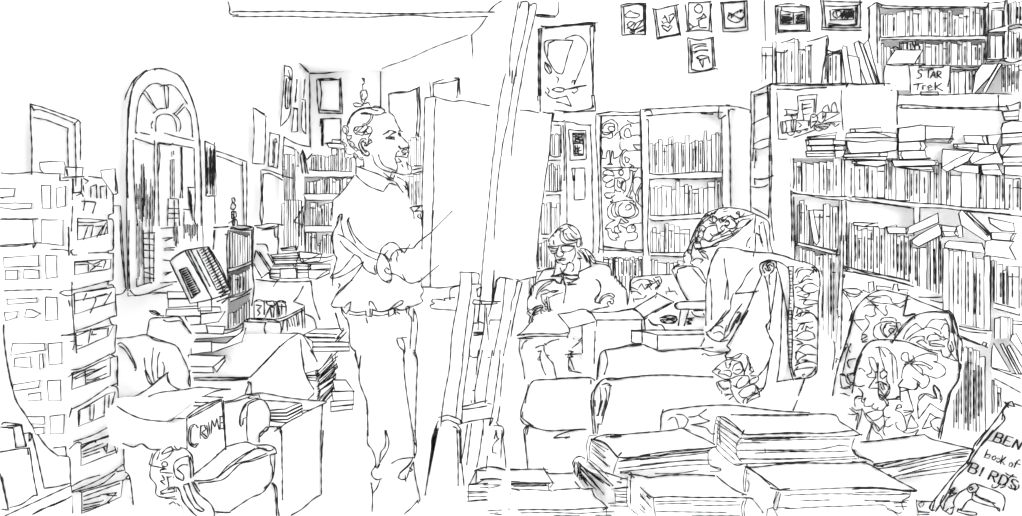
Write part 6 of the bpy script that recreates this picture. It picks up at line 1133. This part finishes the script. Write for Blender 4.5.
bigbook('thick closed book left of the topmost one, its page edges hatched', '591,437 615,434 660,431 683,428 698,436 716,444 670,452 618,457 605,448', .845, .05, [
 ('680,235 720,215 790,205 850,208 930,200 1020,192;690,240 760,270 810,330 830,345;665,235 740,250 790,300 830,345;830,345 900,348 1020,330;830,335 850,315;755,222 850,208;780,215 845,215;780,225 850,218', 480, 400, 1.7, 0),
 ('0,455 120,435 250,420 380,412 460,400;0,318 120,308 200,300 255,290 310,320 380,350 450,388', 640, 380, 1.6, 0),
 ('655,215 640,270 645,350 640,375;670,230 655,300 660,350;655,215 700,210;830,350 810,400 800,450 820,490;645,350 720,410 790,480 815,490;670,250 750,310;670,270 755,350;670,290 745,350;665,240 770,300;680,320 790,420;665,310 780,400;830,370 900,355 1020,350;830,410 1020,390;840,440 900,432;840,485 900,470', 480, 400, 1.3, 1),
 ('0,462 200,445 380,430 440,405;0,480 150,465 300,450 410,435;0,510 200,490 430,480', 640, 380, 1.1, 1),
 ('530,130 530,190 550,215 605,230 600,245 540,250;540,215 590,235 605,235;0,165 200,155 350,130 500,115 560,105;0,190 200,165 350,140 540,125;0,230 180,210 400,182 540,180;0,250 160,235 350,215 540,205;210,262 350,260 470,240;0,255 180,280 280,272 420,270 570,275', 620, 430, 1.3, 1)])
bigbook('book with hatched page edges lying under the left pile', '573,464 578,460 586,460 600,470 612,484 616,490 640,488 640,484 700,474 640,460', .795, .09, [
 ('555,380 570,350 600,338 630,352;555,380 570,440 565,490 580,516;580,375 590,430 575,480;590,375 650,430 740,500;570,370 560,450;600,380 610,480;595,400 700,516;595,430 670,516;600,450 650,516;600,390 780,516;650,370 800,516;840,475 880,470;820,490 850,495', 480, 400, 1.5, 0),
 ('790,355 890,345;800,365 880,370;810,390 885,385;810,400 880,405;770,440 880,435;780,455 890,458;815,430 890,425;805,350 890,340;810,375 812,430;590,190 600,300;570,260 580,320 610,350;600,200 745,390;600,230 740,380;600,270 700,360', 480, 430, 1.5, 1)])
bigbook('thick book at the bottom centre edge of the picture', '633,474 650,478 670,475 716,475 730,484 752,497 700,498 655,498 645,485', .80, .08, [
 ('65,255 75,265 130,275 180,285 280,272 440,268 570,275;580,275 620,310 690,360 760,390;170,390 200,405 300,400 460,405 600,405 780,408;160,395 180,415;65,250 68,290;50,265 80,280 110,330 160,380 180,400;780,408 800,415;730,390 750,385', 620, 430, 1.8, 0),
 ('45,280 40,400 50,460 110,510;65,290 60,440;75,330 80,430 150,500;50,280 100,320;70,320 190,470;70,350 170,440;75,390 150,480;80,430 110,480;200,410 205,470 215,516;745,420 730,460 735,516;760,415 745,470 748,516;210,430 450,425 700,430;215,445 430,440;440,455 720,450;215,490 400,492 640,495;430,512 720,512;60,300 65,450', 620, 430, 1.2, 1)])
bigbook('widest thick book in the right of the foreground pile', '746,467 800,464 864,463 885,474 917,490 850,490 780,491 765,480', .80, .08, [
 ('30,400 100,402 250,385 400,378 600,380 740,372 760,370;30,400 100,440 180,510;750,365 800,400 900,450 1020,510;740,380 750,372', 740, 400, 1.6, 0),
 ('760,215 850,280 920,330 960,360;900,345 920,352 960,360;950,360 1020,350;760,200 765,230', 620, 430, 1.6, 0),
 ('780,490.5 800,490 830,488.5 853,487.5;790,495 820,494 853,494;785,509 820,507 853,506;800,501 830,500', 0, 0, 1.3, 1),
 ('75,195 130,220 250,290 390,362;390,362 300,360 150,345 0,345;0,355 150,350 350,370 390,362;0,190 80,195;75,195 85,190', 852, 430, 1.6, 0),
 ('755,215 740,300 750,380 800,420 860,495;760,255 775,265;765,300 775,330 765,370;760,240 750,370;955,370 930,420 920,475 940,480 965,380;850,490 860,500;885,475 880,516;885,475 920,465 945,516;940,465 1020,468;980,390 1020,395;940,370 920,440', 620, 430, 1.5, 1),
 ('0,385 120,390 340,385;20,375 230,372;75,422 230,425;200,390 350,385;140,430 300,432;0,455 160,450 200,455 220,480 250,490 280,516;220,470 280,500 300,490;300,430 345,420;300,380 345,385;250,440 330,435;260,460 330,460;350,370 345,400 300,430 310,480', 852, 430, 1.1, 1)])
bigbook('broad book lying at an angle in front of the rose-patterned chair', '852,442 888,439 925,434.5 932,438 973,448 925,455 877,465 862,455', .79, .04, [
 ('0,75 150,65 280,45 435,27;435,27 480,55 560,75 640,95 725,112;0,95 20,140;0,80 20,90;30,155 80,170 125,190;725,112 640,120 460,160 300,180 130,205', 852, 430, 1.7, 0),
 ('680,255 740,250 860,240 1020,220;670,255 672,295 690,325 715,335;680,255 720,262;720,345 780,360 800,375;800,390 860,400;820,400 930,375 1020,350', 740, 400, 1.6, 0),
 ('130,210 165,232 300,205 450,165 560,145 700,130;165,232 300,215 460,180 600,150 700,145;280,250 440,205 560,180 690,160;300,240 420,210;360,250 500,215 690,185;240,285 350,255 500,235 660,210;280,295 400,275 620,248;250,280 270,300;300,270 480,240;560,155 700,140;600,165 690,155;700,110 720,130 690,210 660,215;690,180 710,190 700,210', 852, 430, 1.2, 1)])
bigbook('flat book half hidden at the lower right beneath the angled one', '880,480 900,474 960,468 985,480 960,500 915,505', .745, .04, [
 ('380,425 430,428 490,428;400,490 470,495 500,490', 852, 430, 1.4, 0),
 ('345,385 385,420 375,460 380,516;400,440 430,430 430,450 410,465 400,445;310,430 320,470 380,500;385,440 400,500;480,430 470,470;300,440 345,430;390,510 500,505', 852, 430, 1.5, 1)])
bigbook('flat book at the foot of the easel', '476,470 500,469 544,469 553,482 520,483 468,484', .80, .035, [
 ('745,250 760,238 830,222 880,228 935,240;960,235 1020,235;760,240 720,320 710,330 830,320;755,240 820,245;760,245 755,320;710,325 760,320 820,295 910,298', 350, 430, 1.3, 0),
 ('0,230 60,220 130,230 150,240;180,240 300,235 410,235;380,222 400,260 440,320;0,298 60,290 130,298', 480, 430, 1.4, 0),
 ('710,330 710,425 820,415;700,370 820,368;710,380 830,375;700,400 820,400;700,430 830,420;800,330 910,330;830,350 900,335;780,345 830,345;965,308 1020,310;965,320 1020,322;965,350 1020,365;965,330 1000,332', 350, 430, 1.4, 1),
 ('185,310 300,315 450,318;185,325 420,322;200,340 410,335;190,355 300,358 430,365;185,350 220,355;410,320 415,360 435,368;440,320 420,345;190,332 400,330;200,318 400,325', 480, 430, 1.4, 1)])
t, p = one('box', 'small flat box between the foot-of-easel book and the left pile', 'box'); p.lie('546,473 573,472 584,489 556,491', .775, .05, ''); p.draw('405,260 470,262 560,258;415,262 400,250;570,310 610,352 660,352;440,362 520,355 600,352', 480, 430, w=1.4); t.end()
bigbook('large flat book cut by the bottom edge, left of centre', '545,490 591,488 597,497 609,508 560,509 517,510 515,500', .76, .05, [
 ('670,355 690,400 730,430 765,465;770,465 700,468 500,480 350,478 225,480;640,352 680,352;735,480 770,468;180,380 182,385;172,472 176,478', 480, 430, 1.5, 0),
 ('240,498 400,495 600,500 735,492 805,490;440,512 600,516;690,512 790,512;760,470 760,516;45,485 130,480;60,500 110,498;85,505 130,508', 480, 430, 1.2, 1)])
# bird book
t = Thing('book', 'upright picture book with a toucan on its cover at the bottom right corner', 'book')
BPn = UP(930, 1.55, 1060, 1.30)
c = t.part('cover', label='white cover with a toucan and lettering'); c.slab(BPn, '1006,400 1014,402 1045,410 1045,540 925,540 930,512 955,480 975,450 990,425', .006, 0, '')
sp_ = t.part('page_block'); sp_.slab(BPn, '1008,404 1040,412 1040,540 930,540 934,515 960,483 980,450', .02, -.008, '')
c.draw('905,245 930,260 960,245 975,280 940,270 920,250;930,260 870,350 800,440 745,516;940,260 905,310 915,360 850,430 775,516;975,262 1020,278;915,255 940,285;905,310 900,360', 852, 360, w=1.6)
c.draw('810,0 740,80 720,130 690,190 640,240 580,310 510,400 465,460 480,485 495,480;850,0 790,70 720,170 700,210 620,290 560,400 520,460 500,490;725,110 735,120 715,150 690,200 710,190 690,205;500,420 480,480;550,390 530,440 545,480', 852, 430, w=1.6)
c.draw('815,115 795,165 820,170 830,150 805,145;845,160 860,155 865,170 850,182 840,170 845,160;870,175 885,170 890,185 875,195 865,185;905,150 890,205;925,160 898,185 915,210;950,195 940,215 955,222 965,205 955,195;985,200 1000,180 1010,182;990,185 972,228;975,198 1010,208;800,160 790,165', 852, 430, w=1.0)
for dx, dy, ww in ((0, 0, 1.0), (1.0, .3, .6)):
    c.draw(letter_strokes('BIRDS', (967.5+dx, 471.5+dy), (10.0, 4.0), (4.6, -9.0)), w=ww)
    c.draw(letter_strokes('BEN', (992.5+dx, 441+dy), (9.6, 3.3), (5.0, -8.6)), w=ww)
c.draw('335,320 480,345 620,390 700,435 790,430', 972, 425, 20.44, w=.8)
c.draw('740,300 790,340 860,365 930,380;800,430 790,400 880,330;520,500 510,540 530,560 600,540 660,480;740,500 720,540 650,560;830,500 850,560 900,600 960,560 970,500', 962, 455, 17.03, w=1.0)
c.draw('690,350 710,330 740,320 760,345 740,370 705,375 690,350;700,350 715,340 728,352 712,362 700,350;705,345 722,345 720,360;740,322 790,340 860,365 905,390 918,430 905,485;760,345 740,380 760,400 830,430 880,485;725,380 720,410 740,430 820,455 880,470 885,490;735,390 800,425 860,440;690,350 640,380 610,430 615,460 590,470;720,415 690,430 660,475;610,345 580,380 600,395;620,350 590,385 560,430;580,380 630,378 600,395 570,410;560,430 545,480 580,500;580,470 560,490;610,460 600,500 580,505;640,470 630,490 700,510 745,510 740,495 660,485 640,475;650,470 660,485;585,360 620,345', 852, 430, w=1.4)
t.end()
# ---------------------------------------------------------------- loose books: the 300 that show largest stay single
nbig = sum(1 for o in COL.objects if o.name.split('.')[0] == 'book' and not o.parent)
LOOSE.sort(key=lambda a: (-a[0], a[1]))
keep, rest = LOOSE[:298-nbig], LOOSE[298-nbig:]
for a, i, t in sorted(keep, key=lambda a: a[1]): t.end(True)
small = Thing('small_books', 'the smallest background book spines filling the far and crowded shelves', 'books', None, 'stuff'); m = small.main()
for a, i, t in rest:
    r = t.root; n = len(m.v); m.v += r.v; m.f += [tuple(k+n for k in f) for f in r.f]
    n = len(m.tv); m.tv += r.tv; m.tf += [tuple(k+n for k in f) for f in r.tf]
small.end()
# ---------------------------------------------------------------- camera, light
cam = bpy.data.cameras.new('camera'); co = bpy.data.objects.new('camera', cam); COL.objects.link(co)
co.location = CAM; co.rotation_euler = (math.pi/2, 0, 0)
cam.sensor_fit = 'HORIZONTAL'; cam.sensor_width = 36.0; cam.lens = 36.0*F/1022.0
cam.shift_x = 0.0; cam.shift_y = -(258.0-CV)/1022.0
cam.clip_start = .05; cam.clip_end = 100
scene.camera = co
w = bpy.data.worlds.new('daylight'); scene.world = w; w.use_nodes = True
bg = w.node_tree.nodes['Background']; bg.inputs[0].default_value = (1, 1, 1, 1); bg.inputs[1].default_value = 1.13
scene.view_settings.view_transform = 'Standard'; scene.view_settings.look = 'None'
scene.view_settings.exposure = 0.1; scene.view_settings.gamma = 1.0; scene.view_settings.use_curve_mapping = False
scene.cycles.max_bounces = 24; scene.cycles.diffuse_bounces = 24

def lamp(name, loc, sx, sy, power):
    l = bpy.data.lights.new(name, 'AREA'); l.shape = 'RECTANGLE'; l.size = sx; l.size_y = sy; l.energy = power
    o = bpy.data.objects.new(name, l); COL.objects.link(o); o.location = loc
lamp('alcove_fill_light', (-1.6, 8.0, 2.86), 1.2, 2.2, 10)  # fill light with no fixture, added to whiten the grey alcove

sun = bpy.data.lights.new('frontal_fill_sun', 'SUN'); sun.energy = 1.55; sun.angle = math.radians(25)  # sun added from behind the camera to brighten walls and shelf recesses
so = bpy.data.objects.new('frontal_fill_sun', sun); COL.objects.link(so); so.location = (0, -3, 3)
so.rotation_euler = Vector((0.04, 1, -0.22)).to_track_quat('-Z', 'Y').to_euler()
